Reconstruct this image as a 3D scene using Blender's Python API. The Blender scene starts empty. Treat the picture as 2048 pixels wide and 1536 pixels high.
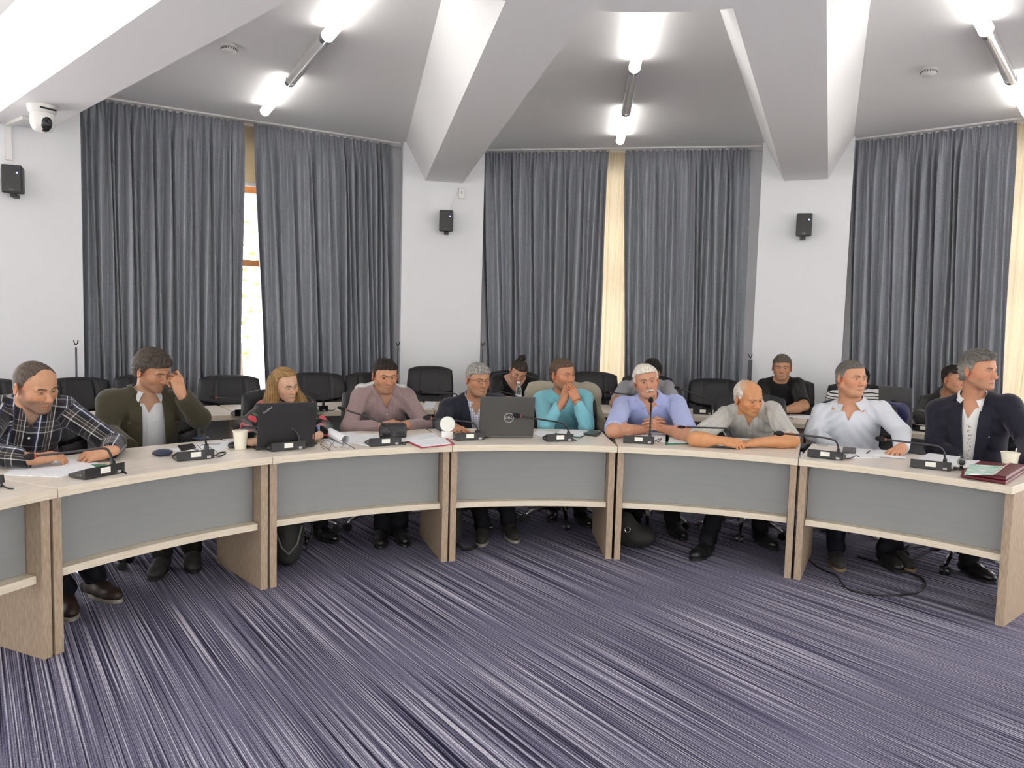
import bpy, bmesh, math, random
import numpy as np
from mathutils import Vector, Matrix
random.seed(7)
S = bpy.context.scene
COL = S.collection
PI = math.pi
R = math.radians

# ---------------------------------------------------------------- camera
FPX, PITCH, ROLL, CAMH = 1499.0, 0.0785, 0.0279, 1.5032   # focal length in pixels of the 2048 wide frame
_f = np.array([0, math.cos(PITCH), -math.sin(PITCH)]); _u0 = np.array([0, math.sin(PITCH), math.cos(PITCH)]); _x0 = np.array([1., 0, 0])
CX = math.cos(ROLL) * _x0 + math.sin(ROLL) * _u0
CU = -math.sin(ROLL) * _x0 + math.cos(ROLL) * _u0
cam_d = bpy.data.cameras.new('camera'); cam = bpy.data.objects.new('camera', cam_d); COL.objects.link(cam)
cam_d.sensor_fit = 'HORIZONTAL'; cam_d.sensor_width = 36.0; cam_d.lens = FPX / 2048 * 36.0
cam_d.clip_start = 0.02; cam_d.clip_end = 200
mw = Matrix.Identity(4)
for i in range(3):
    mw[i][0] = CX[i]; mw[i][1] = CU[i]; mw[i][2] = -_f[i]
mw[2][3] = CAMH
cam.matrix_world = mw
S.camera = cam
# ---------------------------------------------------------------- world and exposure
S.view_settings.view_transform = 'Standard'; S.view_settings.look = 'None'
S.view_settings.gamma = 1.0; S.view_settings.use_curve_mapping = False
S.view_settings.exposure = 0.10
LAMP_W = 6.5          # tube emission
SKY_W = 9.0            # daylight
wld = bpy.data.worlds.new('sky'); S.world = wld; wld.use_nodes = True
_bg = wld.node_tree.nodes['Background']
_sky = wld.node_tree.nodes.new('ShaderNodeTexSky')
try:
    _sky.sky_type = 'HOSEK_WILKIE'; _sky.sun_direction = (0.3, -0.6, 0.7); _sky.turbidity = 6
except Exception:
    pass
_mx = wld.node_tree.nodes.new('ShaderNodeMix'); _mx.data_type = 'RGBA'; _mx.inputs[0].default_value = 0.75
wld.node_tree.links.new(_sky.outputs[0], _mx.inputs[6]); _mx.inputs[7].default_value = (1.0, 0.98, 0.95, 1)
wld.node_tree.links.new(_mx.outputs[2], _bg.inputs['Color'])
_bg.inputs['Strength'].default_value = SKY_W

# ---------------------------------------------------------------- hall frame
HC = np.array([0.5127, 2.0527])        # centre of the round hall
def pol(r, deg, z=0.0):
    a = R(deg); return Vector((HC[0] + r * math.sin(a), HC[1] + r * math.cos(a), z))
def ray(px, py):
    return _f + (px - 1024) / FPX * CX - (py - 768) / FPX * CU
def at_z(px, py, z):
    d = ray(px, py); t = (z - CAMH) / d[2]; return Vector((d[0] * t, d[1] * t, z))
def at_r(px, py, r):
    d = ray(px, py); a = d[0]**2 + d[1]**2; b = -(d[:2] @ HC); c = HC @ HC - r * r
    t = (-b + math.sqrt(b * b - a * c)) / a
    return Vector((d[0] * t, d[1] * t, CAMH + d[2] * t))
def ang_of(p):
    return math.degrees(math.atan2(p[0] - HC[0], p[1] - HC[1]))
def at_d(px, py, y):
    d = ray(px, py); t = y / d[1]; return Vector((d[0] * t, d[1] * t, CAMH + d[2] * t))

# ---------------------------------------------------------------- materials
MATS = {}
def mat(name, color=(.8, .8, .8), rough=.5, metal=0.0, spec=.5, noise=None, bump=None, emit=None, trans=0, alpha=1.0, sheen=0, coat=0):
    if name in MATS: return MATS[name]
    m = bpy.data.materials.new(name); m.use_nodes = True; nt = m.node_tree; b = nt.nodes['Principled BSDF']
    c = (*color, 1)
    b.inputs['Base Color'].default_value = c; b.inputs['Roughness'].default_value = rough; b.inputs['Metallic'].default_value = metal
    b.inputs['Specular IOR Level'].default_value = spec
    if sheen: b.inputs['Sheen Weight'].default_value = sheen
    if coat: b.inputs['Coat Weight'].default_value = coat
    if trans: b.inputs['Transmission Weight'].default_value = trans
    if alpha < 1: b.inputs['Alpha'].default_value = alpha
    if emit:
        b.inputs['Emission Color'].default_value = (*emit[0], 1); b.inputs['Emission Strength'].default_value = emit[1]
    if noise or bump:
        tc = nt.nodes.new('ShaderNodeTexCoord')
    if noise:                       # (scale xyz, color2, contrast)
        mp = nt.nodes.new('ShaderNodeMapping'); mp.inputs['Scale'].default_value = noise[0]
        nt.links.new(tc.outputs['Object'], mp.inputs['Vector'])
        nz = nt.nodes.new('ShaderNodeTexNoise'); nz.inputs['Scale'].default_value = 1.0; nz.inputs['Detail'].default_value = 4
        nt.links.new(mp.outputs[0], nz.inputs['Vector'])
        rp = nt.nodes.new('ShaderNodeValToRGB'); k = noise[2] if len(noise) > 2 else .2
        rp.color_ramp.elements[0].position = .5 - k; rp.color_ramp.elements[1].position = .5 + k
        rp.color_ramp.elements[0].color = c; rp.color_ramp.elements[1].color = (*noise[1], 1)
        nt.links.new(nz.outputs['Fac'], rp.inputs['Fac']); nt.links.new(rp.outputs[0], b.inputs['Base Color'])
    if bump:                        # (scale xyz, strength)
        mp2 = nt.nodes.new('ShaderNodeMapping'); mp2.inputs['Scale'].default_value = bump[0]
        nt.links.new(tc.outputs['Object'], mp2.inputs['Vector'])
        n2 = nt.nodes.new('ShaderNodeTexNoise'); n2.inputs['Scale'].default_value = 1.0; n2.inputs['Detail'].default_value = 3
        nt.links.new(mp2.outputs[0], n2.inputs['Vector'])
        bp = nt.nodes.new('ShaderNodeBump'); bp.inputs['Strength'].default_value = bump[1]; bp.inputs['Distance'].default_value = .004
        nt.links.new(n2.outputs['Fac'], bp.inputs['Height']); nt.links.new(bp.outputs[0], b.inputs['Normal'])
    MATS[name] = m; return m

# ---------------------------------------------------------------- mesh builder
class MB:
    def __init__(s): s.v = []; s.f = []
    def add(s, vs, fs):
        o = len(s.v); s.v += [tuple(v) for v in vs]; s.f += [tuple(i + o for i in f) for f in fs]; return s
    def box(s, c, size, rot=None):
        x, y, z = [d / 2 for d in size]; vs = [Vector((i * x, j * y, k * z)) for i in (-1, 1) for j in (-1, 1) for k in (-1, 1)]
        if rot is not None: vs = [rot @ v for v in vs]
        return s.add([v + Vector(c) for v in vs], [(0, 1, 3, 2), (4, 6, 7, 5), (0, 4, 5, 1), (2, 3, 7, 6), (0, 2, 6, 4), (1, 5, 7, 3)])
    def hexa(s, b, t):              # bottom quad and top quad
        return s.add(list(b) + list(t), [(3, 2, 1, 0), (4, 5, 6, 7), (0, 1, 5, 4), (1, 2, 6, 5), (2, 3, 7, 6), (3, 0, 4, 7)])
    def prism(s, poly, z0, z1):
        n = len(poly); vs = [(p[0], p[1], z0) for p in poly] + [(p[0], p[1], z1) for p in poly]
        return s.add(vs, [tuple(range(n - 1, -1, -1)), tuple(range(n, 2 * n))] + [(i, (i + 1) % n, n + (i + 1) % n, n + i) for i in range(n)])
    def tube(s, pts, rad, n=8, cap=True):
        pts = [Vector(p) for p in pts]; rads = rad if isinstance(rad, (list, tuple)) else [rad] * len(pts)
        rings = []; up = None
        for i, p in enumerate(pts):
            d = (pts[min(i + 1, len(pts) - 1)] - pts[max(i - 1, 0)]).normalized()
            if up is None:
                up = Vector((0, 0, 1)) if abs(d.z) < .9 else Vector((1, 0, 0))
            a = d.cross(up).normalized(); up = a.cross(d).normalized()
            rings.append([p + (a * math.cos(t) + up * math.sin(t)) * rads[i] for t in [2 * PI * k / n for k in range(n)]])
        o = len(s.v); s.v += [tuple(v) for r in rings for v in r]
        for i in range(len(rings) - 1):
            for k in range(n):
                s.f.append((o + i * n + k, o + i * n + (k + 1) % n, o + (i + 1) * n + (k + 1) % n, o + (i + 1) * n + k))
        if cap:
            s.f.append(tuple(o + k for k in range(n - 1, -1, -1))); s.f.append(tuple(o + (len(rings) - 1) * n + k for k in range(n)))
        return s
    def lathe(s, prof, c=(0, 0, 0), n=20, rot=None):   # prof [(r,z)...]
        vs = []; fs = []; m = len(prof)
        for r, z in prof:
            for k in range(n):
                v = Vector((r * math.cos(2 * PI * k / n), r * math.sin(2 * PI * k / n), z))
                if rot is not None: v = rot @ v
                vs.append(v + Vector(c))
        for i in range(m - 1):
            for k in range(n): fs.append((i * n + k, i * n + (k + 1) % n, (i + 1) * n + (k + 1) % n, (i + 1) * n + k))
        fs.append(tuple(range(n - 1, -1, -1))); fs.append(tuple((m - 1) * n + k for k in range(n)))
        return s.add(vs, fs)
    def ball(s, c, r, n=14, m=9, rot=None):
        rr = r if isinstance(r, (list, tuple)) else (r, r, r); vs = []; fs = []
        for i in range(m + 1):
            t = PI * i / m
            for k in range(n):
                v = Vector((rr[0] * math.sin(t) * math.cos(2 * PI * k / n), rr[1] * math.sin(t) * math.sin(2 * PI * k / n), rr[2] * math.cos(t)))
                if rot is not None: v = rot @ v
                vs.append(v + Vector(c))
        for i in range(m):
            for k in range(n): fs.append((i * n + k, (i + 1) * n + k, (i + 1) * n + (k + 1) % n, i * n + (k + 1) % n))
        return s.add(vs, fs)
    def grid(s, fn, nu, nv, thick=None):            # fn(u,v) -> point, u,v in 0..1 ; optional solid thickness along fn normal
        P = [[Vector(fn(i / nu, j / nv)) for j in range(nv + 1)] for i in range(nu + 1)]
        W = nv + 1; o = len(s.v)
        s.v += [tuple(p) for r in P for p in r]
        for i in range(nu):
            for j in range(nv): s.f.append((o + i * W + j, o + (i + 1) * W + j, o + (i + 1) * W + j + 1, o + i * W + j + 1))
        if thick:
            o2 = len(s.v); N = []
            for i in range(nu + 1):
                for j in range(nv + 1):
                    a = P[min(i + 1, nu)][j] - P[max(i - 1, 0)][j]; b = P[i][min(j + 1, nv)] - P[i][max(j - 1, 0)]
                    nrm = a.cross(b); nrm = nrm.normalized() if nrm.length > 1e-12 else Vector((0, 0, 1))
                    s.v.append(tuple(P[i][j] - nrm * thick))
            for i in range(nu):
                for j in range(nv): s.f.append((o2 + i * W + j + 1, o2 + (i + 1) * W + j + 1, o2 + (i + 1) * W + j, o2 + i * W + j))
            for i in range(nu):
                for j in (0, nv):
                    q = (o + i * W + j, o + (i + 1) * W + j, o2 + (i + 1) * W + j, o2 + i * W + j); s.f.append(q if j else q[::-1])
            for j in range(nv):
                for i in (0, nu):
                    q = (o + i * W + j, o + i * W + j + 1, o2 + i * W + j + 1, o2 + i * W + j); s.f.append(q[::-1] if i else q)
        return s
    def build(s, name, m, parent=None, smooth=None, bevel=0, kind=None):
        me = bpy.data.meshes.new(name); me.from_pydata(s.v, [], s.f); me.validate(); me.update()
        bm = bmesh.new(); bm.from_mesh(me); bmesh.ops.recalc_face_normals(bm, faces=bm.faces); bm.to_mesh(me); bm.free()
        o = bpy.data.objects.new(name, me); COL.objects.link(o)
        if m is not None: me.materials.append(m)
        if smooth is not None: shade(me, smooth)
        if bevel:
            b = o.modifiers.new('bevel', 'BEVEL'); b.width = bevel; b.segments = 2; b.limit_method = 'ANGLE'; b.angle_limit = R(35)
        if parent is not None: o.parent = parent
        if kind: o['kind'] = kind
        return o
def shade(me, angle):
    me.polygons.foreach_set('use_smooth', [True] * len(me.polygons))
    if angle < 180:
        try: me.set_sharp_from_angle(angle=R(angle))
        except Exception: pass
def tag(o, label, cat, group=None, kind=None):
    o['label'] = label; o['category'] = cat
    if group: o['group'] = group
    if kind: o['kind'] = kind
    return o
def thing(name, label, cat, loc=(0, 0, 0), rotz=0.0, group=None):
    o = bpy.data.objects.new(name, None); COL.objects.link(o); o.empty_display_size = .1
    o.location = loc; o.rotation_euler = (0, 0, rotz)
    return tag(o, label, cat, group)
def kids(o):
    return [c for c in COL.objects if c.parent == o]
def dup(root, loc, rotz, label, group=None):
    r = root.copy(); COL.objects.link(r); r.location = loc; r.rotation_euler = (0, 0, rotz); r['label'] = label
    if group: r['group'] = group
    for ch in kids(root):
        c = ch.copy(); COL.objects.link(c); c.parent = r
        for g in kids(ch):
            d = g.copy(); COL.objects.link(d); d.parent = c
    return r
def bez(p0, p1, p2, p3, n=14):
    p0, p1, p2, p3 = map(Vector, (p0, p1, p2, p3)); out = []
    for i in range(n + 1):
        t = i / n; out.append(p0 * (1 - t)**3 + p1 * 3 * t * (1 - t)**2 + p2 * 3 * t * t * (1 - t) + p3 * t**3)
    return out
def face_in(deg): return PI - R(deg)      # rotation whose local +y looks at the hall centre
# ================================================================= SETTING
ZC, ZB = 3.55, 3.13
M_wall = mat('wall_paint', (.83, .83, .85), .75, bump=((60, 60, 60), .08))
M_ceil = mat('ceiling_paint', (.90, .895, .885), .85)
M_white = mat('white_plastic', (.82, .81, .78), .4)
M_lamp = mat('lamp_tube', (1, 1, 1), .4, emit=((1, .97, .92), LAMP_W))
M_clear = mat('clear_tube', (.90, .90, .87), .15, trans=.4)
M_chrome = mat('chrome', (.75, .75, .76), .18, 1.0)
COLS = [(-46.4, 6.80, .50), (-11.4, 6.90, .47), (22.8, 6.60, .455), (57.5, 6.70, .48)] + [(94.1 + 36.6 * i, 6.75, .48) for i in range(6)]

# floor: striped carpet
def carpet():
    m = bpy.data.materials.new('striped_carpet'); m.use_nodes = True; nt = m.node_tree; b = nt.nodes['Principled BSDF']
    L = nt.links.new; N = nt.nodes.new
    tc = N('ShaderNodeTexCoord'); mp = N('ShaderNodeMapping'); mp.inputs['Rotation'].default_value = (0, 0, R(-36))
    L(tc.outputs['Object'], mp.inputs['Vector'])
    def noise(scale, det=2, rough=.5):
        s = N('ShaderNodeMapping'); s.inputs['Scale'].default_value = scale; L(mp.outputs[0], s.inputs['Vector'])
        n = N('ShaderNodeTexNoise'); n.inputs['Scale'].default_value = 1; n.inputs['Detail'].default_value = det; n.inputs['Roughness'].default_value = rough
        L(s.outputs[0], n.inputs['Vector']); return n.outputs['Fac']
    def ramp(f, stops):
        r = N('ShaderNodeValToRGB'); e = r.color_ramp.elements
        e[0].position, e[0].color = stops[0][0], (*stops[0][1], 1); e[1].position, e[1].color = stops[-1][0], (*stops[-1][1], 1)
        for p, c in stops[1:-1]:
            q = e.new(p); q.color = (*c, 1)
        L(f, r.inputs['Fac']); return r.outputs[0]
    stripe = ramp(noise((178, .7, 1), .7, .6), [(.32, (.014, .014, .032)), (.41, (.085, .08, .135)), (.49, (.17, .165, .24)), (.57, (.22, .215, .30)), (.65, (.56, .54, .62))])
    fib = ramp(noise((330, 130, 1), 2), [(.32, (.42, .42, .42)), (.68, (1.5, 1.5, 1.5))])
    mul = N('ShaderNodeMix'); mul.data_type = 'RGBA'; mul.blend_type = 'MULTIPLY'; mul.inputs[0].default_value = 1
    L(stripe, mul.inputs[6]); L(fib, mul.inputs[7])
    blot = ramp(noise((2.2, 1.2, 1), 3), [(.3, (.86, .86, .86)), (.7, (1.12, 1.11, 1.1))])
    mul2 = N('ShaderNodeMix'); mul2.data_type = 'RGBA'; mul2.blend_type = 'MULTIPLY'; mul2.inputs[0].default_value = 1
    L(mul.outputs[2], mul2.inputs[6]); L(blot, mul2.inputs[7])
    L(mul2.outputs[2], b.inputs['Base Color']); b.inputs['Roughness'].default_value = .95; b.inputs['Specular IOR Level'].default_value = .1
    bp = N('ShaderNodeBump'); bp.inputs['Strength'].default_value = .35; bp.inputs['Distance'].default_value = .004
    L(noise((300, 90, 1), 2), bp.inputs['Height']); L(bp.outputs[0], b.inputs['Normal'])
    return m
ring = lambda r: [pol(r, a) for a in range(0, 360, 12)]
MB().prism([(p.x, p.y) for p in ring(8.2)][::-1], -.08, 0).build('floor', carpet(), kind='structure')
MB().prism([(p.x, p.y) for p in ring(8.2)][::-1], ZC, ZC + .12).build('ceiling', M_ceil, kind='structure')
# ring beam in the middle of the hall, its outer edge a circle
MB().prism([(pol(1.955, a).x, pol(1.955, a).y) for a in range(0, 360, 5)][::-1], ZB - .002, ZC - .002).build('ceiling_ring_beam', M_ceil, kind='structure')

def axes(deg):
    a = R(deg); return Vector((math.sin(a), math.cos(a), 0)), Vector((math.cos(a), -math.sin(a), 0))   # outward, to the right
def hloc(deg, out, right, z=0.0):
    o, r = axes(deg); return Vector((HC[0], HC[1], 0)) + o * out + r * right + Vector((0, 0, z))
for i, (deg, rad, hw) in enumerate(COLS):
    b = [hloc(deg, rad, -hw), hloc(deg, rad + .62, -hw), hloc(deg, rad + .62, hw), hloc(deg, rad, hw)]
    t = [p + Vector((0, 0, ZC)) for p in b]
    MB().hexa(b, t).build('wall_pillar', M_wall, kind='structure')
    # haunched radial beam: narrow soffit, wider at the ceiling
    wb, wt = .218, .44
    r0, r1 = 1.935, rad + .01
    bb = [hloc(deg, r0, -wb, ZB), hloc(deg, r1, -wb, ZB), hloc(deg, r1, wb, ZB), hloc(deg, r0, wb, ZB)]
    tt = [hloc(deg, r0, -wt, ZC - .001), hloc(deg, r1, -wt, ZC - .001), hloc(deg, r1, wt, ZC - .001), hloc(deg, r0, wt, ZC - .001)]
    MB().hexa(bb, tt).build('ceiling_beam', M_ceil, kind='structure')

# bays: back walls with windows, curtained in the three bays in view
M_wood = mat('orange_window_wood', (.62, .24, .06), .45)
M_glass = mat('window_glass', (1, 1, 1), .02, trans=1.0)
M_blind = mat('roller_blind', (.86, .80, .66), .8)
def chord(P0, P1):
    d = (P1 - P0); L = d.length; d.normalize(); n = Vector((d.y, -d.x, 0))
    if (P0 + n - Vector((HC[0], HC[1], 0))).length > (P0 - n - Vector((HC[0], HC[1], 0))).length: n = -n   # n points into the hall
    return d, n, L
def wall_piece(mb, P0, d, n, s0, s1, z0, z1, th):
    a = P0 + d * s0; b = P0 + d * s1
    q = [a, b, b - n * th, a - n * th]
    mb.hexa([p + Vector((0, 0, z0)) for p in q], [p + Vector((0, 0, z1)) for p in q])
side_names = ['wall_left', 'wall_back', 'wall_right', 'wall_east', 'wall_southeast', 'wall_south', 'wall_southwest', 'wall_rear', 'wall_northwest', 'wall_west']
for i in range(10):
    (a0, r0, h0), (a1, r1, h1) = COLS[i], COLS[(i + 1) % 10]
    P0, P1 = hloc(a0, r0 + .5, 0), hloc(a1, r1 + .5, 0)
    d, n, L = chord(P0, P1); mb = MB()
    if True:
        s0, s1, zb, zt = (.85, L - .85, .55, 3.32) if i < 3 else (.52, L - .52, .35, 3.2)  # out-of-view bays: openings added, cut wide and low to let in more daylight
        wall_piece(mb, P0, d, n, 0, s0, 0, ZC, .25); wall_piece(mb, P0, d, n, s1, L, 0, ZC, .25)
        wall_piece(mb, P0, d, n, s0, s1, 0, zb, .25); wall_piece(mb, P0, d, n, s0, s1, zt, ZC, .25)
        mb.build(side_names[i], M_wall, kind='structure')
        fr = MB(); O = P0 - n * .10; W = s1 - s0
        for s in (s0, s0 + W * .3, s0 + W * .64, s1):
            wall_piece(fr, O, d, n, s - .035, s + .035, zb, zt, .06)
        for z in (zb, 2.10, 2.89, zt):
            wall_piece(fr, O, d, n, s0, s1, z - .035, z + .035, .058)
        w = fr.build('window_%d' % (i + 1), M_wood, kind='structure')
        g = MB(); wall_piece(g, O - n * .02, d, n, s0, s1, zb, zt, .006); g.build('window_pane', M_glass, w)

# curtains -------------------------------------------------------------------
def curtain_mat(name, c1, c2, rough=.45, sheen=.6, transl=0.0):
    m = bpy.data.materials.new(name); m.use_nodes = True; nt = m.node_tree; b = nt.nodes['Principled BSDF']; L = nt.links.new; N = nt.nodes.new
    tc = N('ShaderNodeTexCoord'); mp = N('ShaderNodeMapping'); mp.inputs['Scale'].default_value = (330, 330, 90); L(tc.outputs['Object'], mp.inputs['Vector'])
    n = N('ShaderNodeTexNoise'); n.inputs['Scale'].default_value = 1; n.inputs['Detail'].default_value = 3; n.inputs['Roughness'].default_value = .7; L(mp.outputs[0], n.inputs['Vector'])
    r = N('ShaderNodeValToRGB'); r.color_ramp.elements[0].position = .35; r.color_ramp.elements[1].position = .68
    r.color_ramp.elements[0].color = (*c1, 1); r.color_ramp.elements[1].color = (*c2, 1); L(n.outputs['Fac'], r.inputs['Fac']); L(r.outputs[0], b.inputs['Base Color'])
    b.inputs['Roughness'].default_value = rough; b.inputs['Sheen Weight'].default_value = sheen; b.inputs['Sheen Roughness'].default_value = .3; b.inputs['Specular IOR Level'].default_value = .4
    bp = N('ShaderNodeBump'); bp.inputs['Strength'].default_value = .25; bp.inputs['Distance'].default_value = .003; L(n.outputs['Fac'], bp.inputs['Height']); L(bp.outputs[0], b.inputs['Normal'])
    if transl:
        t = N('ShaderNodeBsdfTranslucent'); t.inputs['Color'].default_value = (*c2, 1); mx = N('ShaderNodeMixShader'); mx.inputs[0].default_value = transl
        L(b.outputs[0], mx.inputs[1]); L(t.outputs[0], mx.inputs[2]); L(mx.outputs[0], nt.nodes['Material Output'].inputs['Surface'])
    return m
M_curt = curtain_mat('grey_curtain_fabric', (.19, .20, .228), (.41, .425, .465))
M_sheer = curtain_mat('cream_sheer_fabric', (.70, .60, .42), (.80, .71, .53), .8, .1, .30)
def curtain(mname, material, P0, P1, t0, t1, b0, b1, ztop, seed, folds, amp, label, group, zbot=.06):
    """t0,t1 / b0,b1: extents along the chord at the top and at the bottom."""
    rnd = random.Random(seed); d, n, L = chord(P0, P1); NU, NV = int(folds * 14), 26
    # irregular fold phases: cumulative widths
    ws = [rnd.uniform(.6, 1.6) for _ in range(folds)]; tot = sum(ws); cum = [0]
    for w in ws: cum.append(cum[-1] + w / tot)
    amps = [rnd.uniform(.45, 1.25) for _ in range(folds)]; sk = [rnd.uniform(-.25, .25) for _ in range(folds)]
    tops = [rnd.uniform(-1, 1) for _ in range(folds)]
    def fn(u, v):
        k = min(folds - 1, max(0, next((i for i in range(folds) if u < cum[i + 1]), folds - 1)))
        x = (u - cum[k]) / (cum[k + 1] - cum[k]); x2 = x + sk[k] * math.sin(PI * x) * .6
        deep = (math.cos(2 * PI * x2)) * amps[k] * amp
        pinch = .35 * amp * math.cos(2 * PI * u * folds * 2.0 + 1.3 * tops[k]) 
        w = min(1, max(0, (1 - v) / .10)); w = w * w * (3 - 2 * w)          # 0 at the heading, 1 below it
        f = pinch * (1 - w) + deep * w + .10 * amp * math.sin(9 * u * folds + 3 * v) * w
        f *= (.75 + .35 * (1 - v))
        s = (t0 + (t1 - t0) * u) * v + (b0 + (b1 - b0) * u) * (1 - v) + .012 * math.sin(5 * v + 7 * u * folds / 3) * w
        z = zbot + (ztop - zbot) * v + (.008 * math.sin(2 * PI * u * folds * 1.0) * (1 if v > .97 else 0))
        p = P0 + d * s + n * f; return (p.x, p.y, z)
    mb = MB(); mb.grid(fn, NU, NV)
    o = mb.build(mname, material, smooth=180); tag(o, label, 'curtain', group)
    return o
def s_of(P0, P1, px, py):       # where the sight line through a pixel meets the chord's vertical plane
    d, n, L = chord(P0, P1); q = ray(px, py); o = Vector((0, 0, CAMH)); dn = Vector(q).dot(n); t = (P0 - o).dot(n) / dn
    return ((o + Vector(q) * t) - P0).dot(d)
E1a, E1b = pol(6.95, -41.7), pol(7.02, -15.9)
E2a, E2b = pol(7.03, -7.0), pol(6.78, 18.4)
E3a, E3b = pol(6.74, 27.0), pol(6.80, 54.0)
ZT = 3.525
def panel(P0, P1, pxs, seed, folds, label):
    (tl, tr, bl, br) = pxs
    y0, y1 = 300, 700
    a, b = s_of(P0, P1, tl, y0), s_of(P0, P1, tr, y0); c, e = s_of(P0, P1, bl, y1), s_of(P0, P1, br, y1)
    za, zb_ = 2.95, 1.3
    ext = lambda p, q, z: p + (q - p) * (za - z) / (za - zb_)
    return curtain('curtain', M_curt, P0, P1, ext(a, c, ZT), ext(b, e, ZT), ext(a, c, .06), ext(b, e, .06), ZT, seed, folds, .058, label, 'grey window curtains')
panel(E1a, E1b, (141, 486, 152, 483), 3, 23, 'grey floor-length curtain on the left side of the leftmost window, beside the domed camera')
panel(E1a, E1b, (511, 786, 522, 787), 5, 20, 'grey curtain between the bright window slit and the white pillar with the junction box')
panel(E2a, E2b, (966, 1218, 971, 1200), 8, 19, 'grey curtain left of the cream sheer strip in the middle window')
panel(E2a, E2b, (1254, 1502, 1247, 1486), 11, 18, 'grey curtain right of the cream sheer strip in the middle window')
panel(E3a, E3b, (1714, 2034, 1699, 2013), 14, 20, 'grey curtain on the rightmost window, behind the man in the navy suit')
d2, n2, L2 = chord(E2a, E2b)
sa, sb = s_of(E2a, E2b, 1195, 300), s_of(E2a, E2b, 1275, 300)
curtain('sheer_curtain', M_sheer, E2a - n2 * .09, E2b - n2 * .09, sa, sb, sa - .08, sb + .02, ZT, 21, 7, .022, 'cream sheer curtain showing between the two grey curtains of the middle window', None)
d3, n3, L3 = chord(E3a, E3b)
sa, sb = s_of(E3a, E3b, 2010, 300), s_of(E3a, E3b, 2200, 300)
curtain('sheer_curtain', M_sheer, E3a - n3 * .09, E3b - n3 * .09, sa, sb, sa - .08, sb, ZT, 23, 11, .022, 'cream sheer curtain at the right edge, behind the navy suited man', None)
for nm, (Pa, Pb), lab in (('curtain_track', (E1a, E1b), 'white ceiling curtain track over the leftmost window'), ('curtain_track', (E2a, E2b), 'white ceiling curtain track over the middle window'), ('curtain_track', (E3a, E3b), 'white ceiling curtain track over the rightmost window')):
    d, n, L = chord(Pa, Pb); mb = MB(); wall_piece(mb, Pa + n * .075, d, n, -.02, L + .02, ZC - .022, ZC - .002, .11)
    tag(mb.build(nm, M_white, bevel=.004), lab, 'curtain track', 'curtain tracks')
# roller blind in the left window and sheers on the pillar reveals
d1, n1, L1 = chord(E1a, E1b)
sx = s_of(E1a, E1b, 497, 330)
br = thing('roller_blind', 'cream roller blind behind the slit between the left window curtains', 'blind')
mb = MB(); wall_piece(mb, E1a - n1 * .12, d1, n1, sx - .45, sx + .45, 2.93, ZC - .03, .006); mb.build('blind_fabric', M_sheer, br)
mb = MB(); wall_piece(mb, E1a - n1 * .112, d1, n1, sx - .45, sx + .45, 2.895, 2.935, .02); mb.build('bottom_bar', M_white, br, bevel=.004)

# ceiling lamps ---------------------------------------------------------------
def ceiling_lamp(deg, label, first=[None]):
    def T(r0, r1, rad, z): return [(0, r0, z), (0, r1, z)]
    if first[0] is None:
        t = thing('ceiling_lamp', label, 'lamp', (HC[0], HC[1], 0), -R(deg), 'radial ceiling lamps')
        z = 3.49
        MB().tube([(0, 2.35, z), (0, 3.86, z)], .044, 16).build('light_tube', M_lamp, t, smooth=40)
        MB().tube([(0, 5.06, z), (0, 6.12, z)], .044, 16).build('light_tube', M_lamp, t, smooth=40)
        MB().tube([(0, 3.93, z), (0, 4.99, z)], .044, 16).build('clear_tube', M_clear, t, smooth=40)
        MB().tube([(0, 3.9, z), (0, 5.02, z)], .013, 8).build('inner_rod', M_chrome, t, smooth=40)
        for y in (3.895, 5.025): MB().tube([(0, y - .035, z), (0, y + .035, z)], .047, 16).build('collar', M_chrome, t, smooth=40)
        for y in (2.32, 6.135): MB().tube([(0, y - .018, z), (0, y + .018, z)], .046, 16).build('end_cap', M_white, t, smooth=40)
        for y in (2.7, 3.6, 5.3, 5.9): MB().tube([(0, y, z + .044), (0, y, ZC)], .008, 6).build('bracket', M_chrome, t)
        first[0] = t
    else: t = dup(first[0], (HC[0], HC[1], 0), -R(deg), label)
    return t
ceiling_lamp(5.3, 'tubular ceiling lamp over the middle window bay, between the two forked beams')
ceiling_lamp(-29.0, 'tubular ceiling lamp over the leftmost window bay')
ceiling_lamp(40.0, 'tubular ceiling lamp at the top right corner, cut by the picture edge')
for a in (75.8, 112.4, 149, 185.6, 222.2, 258.8, 295.3):
    ceiling_lamp(a, 'tubular ceiling lamp in a bay behind the viewer, outside the picture')
# ================================================================= FURNITURE
def wood_mat(name, c1, c2, sc, rough, bump=.05):
    return mat(name, c1, rough, noise=(sc, c2, .22), bump=((sc[0] * 2, sc[1] * 2, sc[2] * 2), bump))
M_top = wood_mat('pale_ash_top', (.70, .62, .53), (.83, .77, .69), (3, 40, 40), .30)
M_edge = wood_mat('pale_ash_edge', (.66, .57, .43), (.80, .72, .57), (4, 60, 160), .4)
M_oak = wood_mat('linen_oak', (.33, .245, .165), (.47, .365, .26), (120, 120, 26), .55, .1)
M_grey = mat('grey_modesty_panel', (.255, .262, .258), .42, noise=((3, 3, 60), (.275, .28, .275), .3))
M_blk = mat('black_plastic', (.012, .012, .013), .38)
M_blk2 = mat('black_satin', (.022, .022, .024), .5)
M_lea = mat('black_leather', (.010, .010, .012), .45, bump=((160, 160, 160), .35), spec=.42)
M_seam = mat('seam_thread', (.05, .05, .052), .6)
M_foam = mat('black_foam', (.010, .010, .011), .95, bump=((700, 700, 700), .8))
M_red = mat('red_ring', (.55, .06, .05), .4, emit=((1, .1, .08), .02))
M_paper = mat('white_paper', (.84, .85, .88), .7)
M_cup = mat('cream_paper_cup', (.84, .80, .66), .6)
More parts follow.
